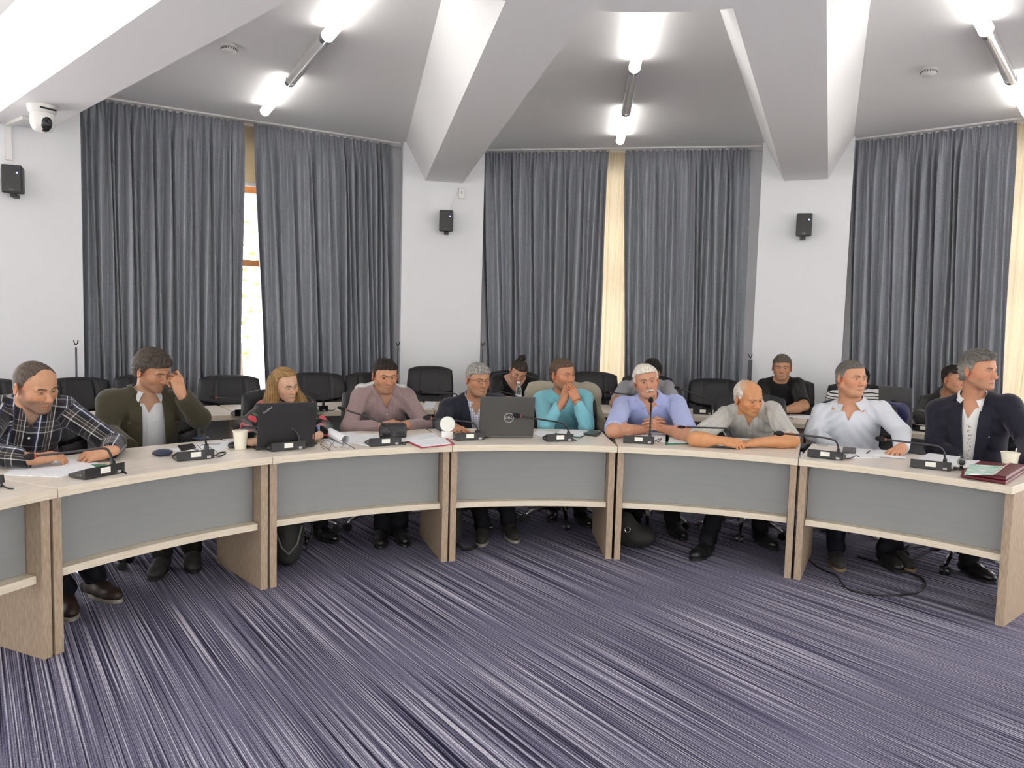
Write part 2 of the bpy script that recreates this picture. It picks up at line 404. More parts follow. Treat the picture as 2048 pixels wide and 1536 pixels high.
M_sticker = mat('label_sticker', (.78, .77, .70), .6, noise=((90, 300, 300), (.86, .85, .8), .1))
M_disc = mat('grommet_grey', (.46, .44, .43), .4)

def desk(a0, a1, R0, R1, trl, trr, label, group, grom=()):
    am = (a0 + a1) / 2; h = (a1 - a0) / 2; Rm = (R0 + R1) / 2
    root = thing('curved_desk', label, 'desk', pol(Rm, am), -R(am), group)
    def lo(side, r):                         # side edge angle at radius r
        t = (r - R0) / (R1 - R0); return -(h - trl * t) if side < 0 else (h - trr * t)
    def p(r, da): return (r * math.sin(R(da)), r * math.cos(R(da)) - Rm)
    arc = lambda r, n, i0=0, i1=0: [p(r, lo(-1, r) + i0 + (lo(1, r) - i1 - lo(-1, r) - i0) * k / n) for k in range(n + 1)]
    top = MB().prism((arc(R0, 28) + arc(R1, 28)[::-1])[::-1], .71, .75).build('tabletop', M_top, root, bevel=.002)
    top.data.materials.append(M_edge)
    for f in top.data.polygons:
        if abs(f.normal.z) < .5: f.material_index = 1
    for s in (-1, 1):
        q = []
        for r, o in ((R0 + .045, .004), (R1 - .06, .004), (R1 - .06, .044), (R0 + .045, .044)):
            x, y = p(r, lo(s, r)); c = R(lo(s, r)); q.append((x - s * o * math.cos(c), y + s * o * math.sin(c)))
        MB().prism(q if s < 0 else q[::-1], 0, .709).build('side_panel', M_oak, root, bevel=.002)
    w = math.degrees(.046 / R0)
    MB().prism((arc(R0 + .145, 28, w, w) + arc(R0 + .163, 28, w, w)[::-1])[::-1], .371, .709).build('modesty_panel', M_grey, root)
    rl = MB().prism((arc(R0 + .078, 28, w, w) + arc(R0 + .17, 28, w, w)[::-1])[::-1], .334, .370).build('shelf_rail', M_edge, root, bevel=.0015)
    for (gx, gy) in grom:
        g = at_z(gx, gy, .75); a = R(am); d = g - Vector(root.location)
        lx, ly = d.x * math.cos(a) - d.y * math.sin(a), d.x * math.sin(a) + d.y * math.cos(a)
        MB().lathe([(.0, 0), (.036, 0), (.04, .001), (.038, .003), (0, .003)], (lx, ly, .75), 20).build('cable_grommet', M_disc, root, smooth=40)
    return root
SEAMS = [-65.6, -42.25, -18.9, 3.68, 26.92, 50.04]
FR0, FR1 = 2.686, 3.42
FL = ['curved pale desk section at the far left, cut by the picture edge', 'curved pale desk section in front of the plaid and olive jacket men',
      'curved pale desk section in front of the blonde woman and the mauve shirt man', 'curved pale desk section in the centre, under the silver-logo laptop',
      'curved pale desk section in front of the white-haired and bald old men', 'curved pale desk section at the right end, under the maroon folder']
for i, (a, b) in enumerate(zip([-88.9] + SEAMS[:-1], SEAMS)):
    desk(a + .04, b - .04, FR0, FR1, .1, {3: 1.2, 4: 1.05}.get(i, .1), FL[i], 'front ring of desks', {1: [(428, 889)], 4: [(1580, 885)], 5: [(1645, 891)]}.get(i, ()))
BL = ['curved desk of the rear ring, behind the plaid shirt man', 'curved desk of the rear ring, behind the blonde woman', 'curved desk of the rear ring, behind the navy jacket man and the laptop',
      'curved desk of the rear ring, behind the white-haired man', 'curved desk of the rear ring, behind the pale shirt man']
for i in range(5):
    desk(-54.95 + 20 * i + .05, -34.95 + 20 * i - .05, 4.57, 5.27, .1, .1, BL[i], 'rear ring of desks')

# ---- office chair -----------------------------------------------------------
def make_chair(label):
    t = thing('office_chair', label, 'chair', (0, 0, 0), 0, 'black office chairs')
    def back(u, v):
        # padded high back seen from the front (+y); rounded outline
        x = (u - .5) * 2; z0, z1 = .50, 1.03
        w = .250 + .026 * math.sin(PI * min(1, v * .9))
        e = abs(x)
        z = z0 + (z1 - z0) * v - (.035 * max(0, v - .5) * 2) * e**3.2 + .03 * max(0, .5 - v) * e**3
        crown = (1 - e**5) * (1 - abs(2 * v - 1)**7)
        d = .010 + .060 * crown**.5
        d -= .022 * math.exp(-((abs(x) - .48) / .030)**2) * (1 if v > .05 else 0)      # vertical seams
        sv = .46 - .10 * (1 - x * x)                                                  # arched seam
        d -= .018 * math.exp(-((v - sv - .08) / .022)**2)
        d -= .012 * math.exp(-((v - .12) / .02)**2)
        y = -.235 - .10 * v + .05 * (x * x) + d - .03
        return (x * w, y, z)
    def backr(u, v):
        x, y, z = back(1 - u, v); xx = (1 - 2 * u); e = abs(xx)
        cr = (1 - e**6) * (1 - abs(2 * v - 1)**8)
        return (x, -.235 - .10 * v + .05 * (xx * xx) - .04 - .035 * cr**.5, z)
    m = MB(); m.grid(back, 44, 40); m.grid(backr, 22, 22)
    # side band joining the two faces
    rim = [(k / 44, 0) for k in range(45)] + [(1, k / 40) for k in range(1, 41)] + [(1 - k / 44, 1) for k in range(1, 45)] + [(0, 1 - k / 40) for k in range(1, 41)]
    o = len(m.v)
    for (u, v) in rim: m.v.append(back(u, v)); m.v.append(backr(1 - u, v))
    for i in range(len(rim) - 1): m.f.append((o + 2 * i, o + 2 * i + 2, o + 2 * i + 3, o + 2 * i + 1))
    m.build('backrest', M_lea, t, smooth=60)
    def seat(u, v):
        x = (u - .5) * 2; y = (v - .5) * 2; e = max(abs(x), abs(y))
        return (x * .255 * (1 - .05 * y * y), y * .25, .475 - .05 * max(0, y) ** 3 + .035 * (1 - abs(x)**5) * (1 - abs(y)**5) - (.05 if e > .999 else 0))
    m = MB(); m.grid(seat, 22, 22); m.box((0, 0, .415), (.49, .47, .05)); m.build('seat', M_lea, t, smooth=45)
    for s in (-1, 1):
        pts = [(s * .24, .10, .43), (s * .30, .12, .46), (s * .315, .13, .58), (s * .315, .08, .66), (s * .315, -.12, .66), (s * .30, -.22, .60), (s * .25, -.24, .56)]
        a = MB().tube([Vector(p) for p in pts], .014, 8).build('armrest_frame', M_chrome, t, smooth=40)
        MB().box((s * .315, -.02, .678), (.055, .25, .028)).build('armrest_pad', M_blk2, a, bevel=.012)
    MB().tube([(0, 0, .12), (0, 0, .40)], .028, 12).build('gas_lift', M_blk2, t, smooth=40)
    MB().lathe([(.0, .08), (.045, .08), (.05, .11), (.035, .15), (0, .15)], (0, 0, 0), 14).build('hub', M_chrome, t, smooth=40)
    for k in range(5):
        a = 2 * PI * k / 5 + .3; c, s = math.cos(a), math.sin(a)
        leg = MB().tube([(c * .03, s * .03, .115), (c * .17, s * .17, .105), (c * .28, s * .28, .075), (c * .305, s * .305, .06)], [.021, .018, .015, .012], 8).build('base_leg', M_chrome, t, smooth=40)
        w = MB()
        for q in (-1, 1):
            w.tube([(c * .305 - s * .006 * q, s * .305 + c * .006 * q, .028), (c * .305 - s * .028 * q, s * .305 + c * .028 * q, .028)], .028, 12)
        w.build('caster', M_blk, leg, smooth=40)
    return t
chair0 = None
def chair(px, py, rback, label, yaw=0, scale=None, zt=1.03, group='black office chairs'):
    """px,py: pixel of the top middle of the backrest, rback: its distance from the hall centre."""
    global chair0
    p = at_r(px, py, rback); a = ang_of(p); rot = face_in(a) + R(yaw)
    off = Vector((0, -.34, 0)); c = Matrix.Rotation(rot, 3, 'Z') @ off
    loc = Vector((p.x, p.y, 0)) - c
    if chair0 is None:
        chair0 = make_chair(label); t = chair0; t.location = loc; t.rotation_euler = (0, 0, rot)
    else: t = dup(chair0, loc, rot, label)
    s = p.z / 1.03
    if scale: t.scale = (scale, 1, s)
    else: t.scale = (1, 1, s)
    t['group'] = group
    return t
for c in [(-42, 757, 5.75, 'empty black office chair cut by the left picture edge', 0), (150, 755, 5.75, 'empty black office chair right behind the plaid shirt man', 12),
          (290, 748, 5.75, 'black office chair half hidden behind the olive jacket man', 6), (458, 750, 5.75, 'empty black office chair in front of the bright window slit', -4),
          (632, 745, 5.75, 'empty black office chair behind the blonde woman, on her right side', -4), (742, 745, 5.8, 'black office chair of the white shirted person behind the mauve shirt man', 0),
          (1184, 743, 5.8, 'empty black office chair right behind the turquoise shirt man', 0), (1026, 741, 5.95, 'black office chair of the woman in black', 0),
          (1295, 750, 5.95, 'black office chair of the grey shirted person hidden behind the white-haired man', 0),
          (1431, 757, 5.8, 'empty black office chair between the white-haired and the bald old man', 6), (1574, 757, 5.98, 'black office chair of the man in the black t-shirt', -4),
          (1715, 767, 5.98, 'black office chair of the person in the striped top', -4), (1905, 790, 5.98, 'black office chair of the dark jacketed person behind the navy suit man', 0)]:
    chair(c[0], c[1], c[2], c[3], c[4])
chair(861, 732, 5.85, 'tall empty black office chair standing before the white pillar', -8, .86)
FCH = [(60, 800, 4.02, 'black office chair under the plaid shirt man'), (300, 790, 4.12, 'black office chair under the olive jacket man'), (556, 778, 4.05, 'black office chair under the blonde woman'),
       (752, 777, 4.05, 'black office chair under the mauve shirt man'), (958, 800, 4.05, 'black office chair under the navy jacket man with glasses'), (1126, 772, 4.05, 'black office chair under the turquoise shirt man, beige jacket on it'),
       (1302, 790, 4.05, 'black office chair under the white-haired man'), (1502, 787, 4.05, 'black office chair under the bald old man'), (1718, 800, 4.1, 'black office chair under the pale shirt man'), (1955, 815, 4.1, 'black office chair under the navy suit man')]
for c in FCH: chair(c[0], c[1], c[2], c[3], 0)

# ---- conference microphones -------------------------------------------------
def mic(bl, br, root, path, label, z=.75, cable=None, foam=.016, group='gooseneck conference microphones', face_cam=False):
    """bl, br: pixels of the lower back edge; root: pixel of the stem foot; path: pixels of stem points, the last is the head."""
    A, B = at_z(bl[0], bl[1], z), at_z(br[0], br[1], z); w = (B - A).length; mid = (A + B) / 2
    e = (B - A).normalized(); rot = math.atan2(e.y, e.x)
    t = thing('conference_microphone', label, 'microphone', mid, rot, group)
    hw = w / 2; d, hb, hf = .125, .052, .016
    m = MB(); m.add([(-hw, 0, .003), (hw, 0, .003), (hw, d, .003), (-hw * .88, d, .003), (-hw, 0, hb), (hw, 0, hb), (hw, d, hf), (-hw * .88, d, hf)],
          [(3, 2, 1, 0), (4, 5, 6, 7), (0, 1, 5, 4), (1, 2, 6, 5), (2, 3, 7, 6), (3, 0, 4, 7)])
    m.box((0, .06, .0015), (w * .9, .10, .003))
    m.build('base', M_blk, t, bevel=.004)
    MB().box((.0, -.0012, .03), (.052, .0016, .026)).build('label_sticker', M_sticker, t)
    for q in (0, 1): MB().lathe([(0, 0), (.0035, 0), (.0035, .001), (0, .001)], (-hw * .99 - .0005, .03 + .014 * q, .02), 8, Matrix.Rotation(-PI / 2, 3, 'Y')).build('port', M_disc, t)
    k = MB(); k.box((hw * .7, -.001, .012), (.02, .002, .012)); k.build('socket', M_disc, t)
    inv = Matrix.Rotation(-rot, 3, 'Z')
    # stem: starts on the top of the base at the pixel's bearing and follows the given points in a plane through the base
    dep = mid.y + .06
    def wp(px, py, dy=0): return at_d(px, py, dep + dy)
    f = wp(*root[:2]); f.z = max(f.z, z + .04)
    pts = [inv @ (f - mid)] + [inv @ (wp(q[0], q[1], q[2] if len(q) > 2 else 0) - mid) for q in path]
    # smooth the stem with Catmull-Rom
    sm = []
    for i in range(len(pts) - 1):
        a, b, c, dd = pts[max(0, i - 1)], pts[i], pts[i + 1], pts[min(len(pts) - 1, i + 2)]
        for s in range(8):
            u = s / 8; sm.append(.5 * ((2 * b) + (c - a) * u + (2 * a - 5 * b + 4 * c - dd) * u * u + (3 * b - a - 3 * c + dd) * u**3))
    sm.append(pts[-1])
    cone = MB().tube([sm[0] - Vector((0, 0, .02)), sm[0] + Vector((0, 0, .012)), sm[min(3, len(sm) - 1)]], [.014, .011, .006], 10).build('stem_foot', M_blk, t, smooth=50)
    g = MB().tube(sm, .0058, 8).build('gooseneck', M_blk2, t, smooth=60)
    dr = (sm[-1] - sm[-4]).normalized()
    MB().tube([sm[-1] - dr * .003, sm[-1] + dr * .003], .0088, 12).build('light_ring', M_red, g, smooth=40)
    q = Vector((0, 0, 1)).rotation_difference(dr).to_matrix()
    MB().lathe([(0, 0), (foam * .55, .001), (foam * .95, .012), (foam * 1.05, .026), (foam * .85, .042), (foam * .45, .051), (0, .053)], sm[-1] + dr * .003, 14, q).build('foam_head', M_foam, t, smooth=60)
    if cable:
        cp = [inv @ (at_z(x, y, z + .004) - mid) for x, y in cable]; cp = [Vector((hw - .004, .02, .014))] + cp
        sm2 = []
        for i in range(len(cp) - 1):
            a, b, c, dd = cp[max(0, i - 1)], cp[i], cp[i + 1], cp[min(len(cp) - 1, i + 2)]
            for s in range(5):
                u = s / 5; sm2.append(.5 * ((2 * b) + (c - a) * u + (2 * a - 5 * b + 4 * c - dd) * u * u + (3 * b - a - 3 * c + dd) * u**3))
        sm2.append(cp[-1]); MB().tube(sm2, .0035, 6).build('cable', M_blk, t, smooth=60)
    return t
mic((-70, 985), (6, 975), (2, 968), [(-4, 955), (-30, 940), (-120, 930)], 'gooseneck microphone cut by the left picture edge', cable=[(14, 976), (27, 977)])
mic((170, 961), (250, 945), (226, 928), [(219, 905), (205, 897), (150, 903), (72, 912)], 'gooseneck microphone in front of the plaid shirt man', cable=[(253, 947), (246, 944)])
mic((354, 924), (429, 917), (413, 893), [(411, 880, -.03), (408, 870, -.10), (406, 865, -.15)], 'gooseneck microphone beside the navy glasses case, its stem pointing at the viewer', cable=[(440, 912), (452, 905), (440, 905), (431, 911)], foam=.012)
mic((542.6, 904.5), (611, 898), (599, 884), [(597, 872), (587, 859), (560, 857), (482, 853)], 'gooseneck microphone in front of the blonde woman\'s black laptop', cable=[(622, 893), (634, 886), (627, 887)])
mic((739.5, 894), (803, 890), (787, 872), [(783, 862), (768, 848), (740, 836), (692, 820)], 'gooseneck microphone in front of the mauve shirt man', cable=[(810, 889), (812, 883)], foam=.011)
mic((910.7, 882), (969, 880), (958, 868), [(954, 856), (945, 846), (920, 842), (863, 836.5)], 'gooseneck microphone beside the white round disc', cable=[(978, 874), (985, 873)])
mic((1093.5, 884), (1147, 883), (1137, 867), [(1134, 855), (1124, 846), (1095, 841), (1042, 832.5)], 'gooseneck microphone in front of the turquoise shirt man', cable=[(1152, 880), (1148, 879)])
mic((1246, 886), (1308, 889), (1299.5, 872), [(1300.5, 850), (1301.5, 825), (1302, 812, -.03), (1302, 805, -.06)], 'gooseneck microphone standing upright before the white-haired man', cable=[(1316, 879), (1323, 878), (1316, 884)])
mic((1411, 895), (1477, 898), (1467.5, 882), [(1465, 868), (1456, 858), (1430, 856), (1372, 854.5)], 'gooseneck microphone in front of the bald old man', cable=[(1488, 893), (1494, 894)], foam=.010)
mic((1614, 914), (1686, 922), (1677, 903), [(1675, 888), (1664, 879), (1630, 873), (1568, 867.5)], 'gooseneck microphone in front of the pale shirt man', cable=[(1700, 917), (1712, 912), (1718, 914)])
mic((1820, 935), (1902, 943.5), (1890, 924), [(1888, 905), (1876, 893), (1835, 887), (1770, 879)], 'gooseneck microphone in front of the navy suit man', cable=[(1908, 940), (1925, 935)])
BM = 'microphones on the rear desks'
mic((470, 833), (520, 830), (512, 812), [(505, 800), (490, 797), (470, 797), (432, 795)], 'gooseneck microphone left of the blonde woman, on the rear desk', group=BM)
mic((606, 825), (656, 823), (646.5, 808), [(646, 796), (642, 790), (632, 787), (605, 784)], 'gooseneck microphone right of the blonde woman, on the rear desk', group=BM, cable=[(664, 821), (671, 818)])
mic((878, 817), (926, 817), (918, 800), [(914, 790), (905, 787), (880, 786.5), (848, 785)], 'gooseneck microphone before the tall empty chair, on the rear desk', group=BM)
mic((1010, 816), (1056, 817), (1037, 802), [(1036, 796), (1028, 790), (1005, 784), (979, 777)], 'gooseneck microphone beside the water bottle, on the rear desk', group=BM)
mic((1262, 825), (1308, 827), (1300, 806), [(1296, 796), (1280, 791), (1258, 789), (1221, 785)], 'gooseneck microphone half hidden behind the white-haired man, rear desk', group=BM)
mic((1385.5, 828), (1425, 830), (1424, 815), [(1424, 806), (1412, 797), (1385, 787), (1360, 778)], 'gooseneck microphone between the white-haired man and the bald old man, on the rear desk', group=BM)
mic((1822, 861), (1872, 867), (1868, 842), [(1862, 832), (1850, 826), (1825, 818), (1795, 807)], 'gooseneck microphone on the rear desk, left of the navy suit man', group=BM)
# ================================================================= FIGURES: signed-distance modelling
V = lambda *a: np.array(a, float)
def nrm(v): v = np.asarray(v, float); return v / np.linalg.norm(v)
class Field:
    def __init__(s, xs, ys, zs):
        s.ax = [np.asarray(a, np.float32) for a in (xs, ys, zs)]
        s.F = np.full((len(xs), len(ys), len(zs)), .5, np.float32)
    @staticmethod
    def uni(lo, hi, h):
        return Field(*[np.arange(lo[i], hi[i] + h, h) for i in range(3)])
    def sub(s, lo, hi):
        ix = []
        for i in range(3):
            a = np.searchsorted(s.ax[i], lo[i]); b = np.searchsorted(s.ax[i], hi[i])
            if b <= a: return None
            ix.append(slice(a, b))
        return tuple(ix)
    def op(s, fn, lo, hi, k=0.0, mode='u', m=.03):
        ix = s.sub(np.asarray(lo) - m - k, np.asarray(hi) + m + k)
        if ix is None: return
        X = s.ax[0][ix[0]][:, None, None]; Y = s.ax[1][ix[1]][None, :, None]; Z = s.ax[2][ix[2]][None, None, :]
        d = fn(X, Y, Z).astype(np.float32); F = s.F[ix]
        if mode == 'u':
            if k > 0:
                h = np.maximum(k - np.abs(F - d), 0) / k; F = np.minimum(F, d) - h * h * k * .25
            else: F = np.minimum(F, d)
        elif mode == 's':
            d = -d
            if k > 0:
                h = np.maximum(k - np.abs(F - d), 0) / k; F = np.maximum(F, d) + h * h * k * .25
            else: F = np.maximum(F, d)
        elif mode == 'a': F = F + d
        s.F[ix] = F
    def cone(s, a, b, ra, rb, k=0.0, mode='u', m=.03):
        a = np.asarray(a, np.float32); b = np.asarray(b, np.float32); ba = b - a; L2 = float(ba @ ba) + 1e-12; r = max(ra, rb)
        def fn(X, Y, Z):
            px, py, pz = X - a[0], Y - a[1], Z - a[2]
            h = np.clip((px * ba[0] + py * ba[1] + pz * ba[2]) / L2, 0, 1)
            return np.sqrt((px - h * ba[0])**2 + (py - h * ba[1])**2 + (pz - h * ba[2])**2) - (ra + (rb - ra) * h)
        s.op(fn, np.minimum(a, b) - r, np.maximum(a, b) + r, k, mode, m)
    def ell(s, c, r, fr=None, k=0.0, mode='u', m=.03):
        c = np.asarray(c, np.float32); r = np.asarray(r, np.float32); R_ = max(r)
        E = np.eye(3) if fr is None else fr
        def fn(X, Y, Z):
            px, py, pz = X - c[0], Y - c[1], Z - c[2]; k0 = 0; k1 = 0
            for i in range(3):
                q = (px * E[i][0] + py * E[i][1] + pz * E[i][2]) / r[i]; k0 = k0 + q * q; k1 = k1 + (q / r[i])**2
            k0 = np.sqrt(k0); return k0 * (k0 - 1) / np.maximum(np.sqrt(k1), 1e-6)
        s.op(fn, c - R_, c + R_, k, mode, m)
    def sample(s, P):
        P = np.asarray(P, float); idx = []; fr = []
        for i in range(3):
            a = s.ax[i]; j = np.clip(np.searchsorted(a, P[:, i]) - 1, 0, len(a) - 2); idx.append(j); fr.append(np.clip((P[:, i] - a[j]) / (a[j + 1] - a[j]), 0, 1))
        out = 0
        for dx in (0, 1):
            for dy in (0, 1):
                for dz in (0, 1):
                    w = (fr[0] if dx else 1 - fr[0]) * (fr[1] if dy else 1 - fr[1]) * (fr[2] if dz else 1 - fr[2])
                    out = out + w * s.F[idx[0] + dx, idx[1] + dy, idx[2] + dz]
        return out
    def mesh(s):
        F = s.F; S_ = F < 0; nx, ny, nz = F.shape
        pos = []; cells = []; quads = []; flip = []
        for ax in range(3):
            sl0 = [slice(None)] * 3; sl1 = [slice(None)] * 3; sl0[ax] = slice(0, -1); sl1[ax] = slice(1, None)
            for o in range(3):
                if o != ax: sl0[o] = slice(1, -1); sl1[o] = slice(1, -1)
            A = S_[tuple(sl0)]; B = S_[tuple(sl1)]; I = np.nonzero(A != B)
            if len(I[0]) == 0: continue
            I = [np.asarray(i) + (0 if o == ax else 1) for o, i in enumerate(I)]
            J = [i.copy() for i in I]; J[ax] = J[ax] + 1
            f0 = F[I[0], I[1], I[2]]; f1 = F[J[0], J[1], J[2]]; t = f0 / (f0 - f1)
            P = np.stack([s.ax[o][I[o]] + (t * (s.ax[o][J[o]] - s.ax[o][I[o]]) if o == ax else 0) for o in range(3)], -1)
            o1, o2 = [(1, 2), (2, 0), (0, 1)][ax]; q = []
            for d1, d2 in ((1, 1), (0, 1), (0, 0), (1, 0)):
                C = [i.copy() for i in I]; C[o1] = C[o1] - d1; C[o2] = C[o2] - d2
                cid = (C[0] * (ny - 1) + C[1]) * (nz - 1) + C[2]; q.append(cid); pos.append(P); cells.append(cid)
            quads.append(np.stack(q, -1)); flip.append(~S_[I[0], I[1], I[2]])
        if not cells: return np.zeros((0, 3)), np.zeros((0, 4), int)
        cells = np.concatenate(cells); pos = np.concatenate(pos); u, inv = np.unique(cells, return_inverse=True)
        n = np.bincount(inv).astype(float); VV = np.stack([np.bincount(inv, pos[:, i]) / n for i in range(3)], -1)
        Q = np.concatenate(quads); fl = np.concatenate(flip); Q = np.searchsorted(u, Q); Q[fl] = Q[fl][:, ::-1]
        return VV, Q
def np_obj(name, parts, m, parent, attrs=None, smooth=180):
    """parts: list of (verts, quads); attrs: {name: (n,3) array or (n,4)}"""
    vs = []; fs = []; o = 0
    for v, q in parts: vs.append(v); fs.append(np.asarray(q) + o); o += len(v)
    v = np.concatenate(vs).astype(np.float32); q = np.concatenate(fs).astype(np.int32)
    me = bpy.data.meshes.new(name); me.vertices.add(len(v)); me.vertices.foreach_set('co', v.ravel())
    me.loops.add(q.size); me.polygons.add(len(q)); me.loops.foreach_set('vertex_index', q.ravel())
    me.polygons.foreach_set('loop_start', np.arange(0, q.size, 4, dtype=np.int32))
    me.update(calc_edges=True); me.polygons.foreach_set('use_smooth', np.ones(len(q), bool))
    if attrs:
        for k, a in attrs.items():
            if a.shape[1] == 4:
                at = me.attributes.new(k, 'FLOAT_COLOR', 'POINT'); at.data.foreach_set('color', a.astype(np.float32).ravel())
            else:
                at = me.attributes.new(k, 'FLOAT_VECTOR', 'POINT'); at.data.foreach_set('vector', a.astype(np.float32).ravel())
    me.materials.append(m); o_ = bpy.data.objects.new(name, me); COL.objects.link(o_); o_.parent = parent
    return o_
def wob(P, fx, seed=0):
    """smooth pseudo noise in about -1..1 from sums of sines"""
    r = np.random.RandomState(seed); out = 0
    for i in range(4):
        k = r.normal(size=3) * fx * (1 + .6 * i); out = out + np.sin(P[0] * k[0] + P[1] * k[1] + P[2] * k[2] + r.uniform(0, 6.3)) / (1 + .5 * i)
    return out / 2.2

# materials of the figures ----------------------------------------------------
def attr_mat(name, attr, rough=.5, spec=.35, bump=None, sheen=0):
    if name in MATS: return MATS[name]
    m = bpy.data.materials.new(name); m.use_nodes = True; nt = m.node_tree; b = nt.nodes['Principled BSDF']; N = nt.nodes.new; L = nt.links.new
    a = N('ShaderNodeAttribute'); a.attribute_name = attr; L(a.outputs['Color'], b.inputs['Base Color'])
    b.inputs['Roughness'].default_value = rough; b.inputs['Specular IOR Level'].default_value = spec
    if sheen: b.inputs['Sheen Weight'].default_value = sheen
    if bump:
        tc = N('ShaderNodeTexCoord'); mp = N('ShaderNodeMapping'); mp.inputs['Scale'].default_value = bump[0]; L(tc.outputs['Object'], mp.inputs[0])
        n = N('ShaderNodeTexNoise'); n.inputs['Scale'].default_value = 1; L(mp.outputs[0], n.inputs['Vector'])
        q = N('ShaderNodeBump'); q.inputs['Strength'].default_value = bump[1]; q.inputs['Distance'].default_value = .003; L(n.outputs['Fac'], q.inputs['Height']); L(q.outputs[0], b.inputs['Normal'])
    MATS[name] = m; return m
M_skin = attr_mat('skin', 'col', .48, .35, ((90, 90, 90), .12))
M_hair = attr_mat('hair', 'col', .62, .22, ((260, 260, 60), .5))
M_eye = attr_mat('eye', 'col', .12, .6)
def fabric(name, base, rough=.8, sheen=.2, stripes_u=None, stripes_v=None, floral=False, weave=None):
    """procedural cloth on the 'fab' coordinate (metres across, metres along, -). stripes: (period, [(pos, colour)...])"""
    if name in MATS: return MATS[name]
    m = bpy.data.materials.new(name); m.use_nodes = True; nt = m.node_tree; b = nt.nodes['Principled BSDF']; N = nt.nodes.new; L = nt.links.new
    at = N('ShaderNodeAttribute'); at.attribute_name = 'fab'; sp = N('ShaderNodeSeparateXYZ'); L(at.outputs['Vector'], sp.inputs[0])
    rgb = N('ShaderNodeRGB'); rgb.outputs[0].default_value = (*base, 1); cur = rgb.outputs[0]
    def frac(sock, per):
        d = N('ShaderNodeMath'); d.operation = 'DIVIDE'; L(sock, d.inputs[0]); d.inputs[1].default_value = per
        f = N('ShaderNodeMath'); f.operation = 'FRACT'; L(d.outputs[0], f.inputs[0]); return f.outputs[0]
    def band(sock, per, stops):
        r = N('ShaderNodeValToRGB'); r.color_ramp.interpolation = 'CONSTANT'; e = r.color_ramp.elements
        e[0].position = 0; e[0].color = (*stops[0][1], 1); e[1].position = stops[1][0]; e[1].color = (*stops[1][1], 1)
        for p, c in stops[2:]:
            q = e.new(p); q.color = (*c, 1)
        L(frac(sock, per), r.inputs['Fac']); return r.outputs[0]
    def mixc(a, b_, fac, blend='MIX'):
        x = N('ShaderNodeMix'); x.data_type = 'RGBA'; x.blend_type = blend
        if isinstance(fac, (int, float)): x.inputs[0].default_value = fac
        else: L(fac, x.inputs[0])
        L(a, x.inputs[6]); L(b_, x.inputs[7]); return x.outputs[2]
    if stripes_u: cur = band(sp.outputs[0], *stripes_u)
    if stripes_v:
        v = band(sp.outputs[1], *stripes_v); cur = mixc(cur, v, .42) if stripes_u else v
    if floral:
        for sc, thr, ca, cb, off in ((11, .25, (.03, .13, .07), (.05, .2, .1), 7.7), (13, .20, (.05, .12, .35), (.3, .4, .7), 5.1), (9.0, .33, (.50, .02, .03), (.70, .12, .14), 0), (11, .22, (.60, .18, .24), (.80, .5, .5), 3.3)):
            mp = N('ShaderNodeMapping'); mp.inputs['Location'].default_value = (off, off * .7, off * .3); mp.inputs['Scale'].default_value = (sc, sc, sc); L(at.outputs['Vector'], mp.inputs[0])
            vo = N('ShaderNodeTexVoronoi'); vo.inputs['Scale'].default_value = 1; L(mp.outputs[0], vo.inputs['Vector'])
            nz = N('ShaderNodeTexNoise'); nz.inputs['Scale'].default_value = 5; L(mp.outputs[0], nz.inputs['Vector'])
            ad = N('ShaderNodeMath'); ad.operation = 'MULTIPLY_ADD'; L(nz.outputs['Fac'], ad.inputs[0]); ad.inputs[1].default_value = .35; L(vo.outputs['Distance'], ad.inputs[2])
            r = N('ShaderNodeValToRGB'); r.color_ramp.interpolation = 'CONSTANT'; r.color_ramp.elements[0].color = (1, 1, 1, 1); r.color_ramp.elements[1].position = thr + .17; r.color_ramp.elements[1].color = (0, 0, 0, 1); L(ad.outputs[0], r.inputs[0])
            c1 = N('ShaderNodeMix'); c1.data_type = 'RGBA'; L(nz.outputs['Fac'], c1.inputs[0]); c1.inputs[6].default_value = (*ca, 1); c1.inputs[7].default_value = (*cb, 1)
            cur = mixc(cur, c1.outputs[2], r.outputs[0])
    n = N('ShaderNodeTexNoise'); mp = N('ShaderNodeMapping'); w = weave or (500, 500, 1); mp.inputs['Scale'].default_value = w; L(at.outputs['Vector'], mp.inputs[0]); n.inputs['Scale'].default_value = 1; L(mp.outputs[0], n.inputs['Vector'])
    rr = N('ShaderNodeValToRGB'); rr.color_ramp.elements[0].position = .3; rr.color_ramp.elements[1].position = .7
    rr.color_ramp.elements[0].color = (.86, .86, .86, 1); rr.color_ramp.elements[1].color = (1.06, 1.06, 1.06, 1); L(n.outputs['Fac'], rr.inputs[0])
    cur = mixc(cur, rr.outputs[0], 1.0, 'MULTIPLY')
    L(cur, b.inputs['Base Color']); b.inputs['Roughness'].default_value = rough; b.inputs['Sheen Weight'].default_value = sheen; b.inputs['Specular IOR Level'].default_value = .2
    MATS[name] = m; return m

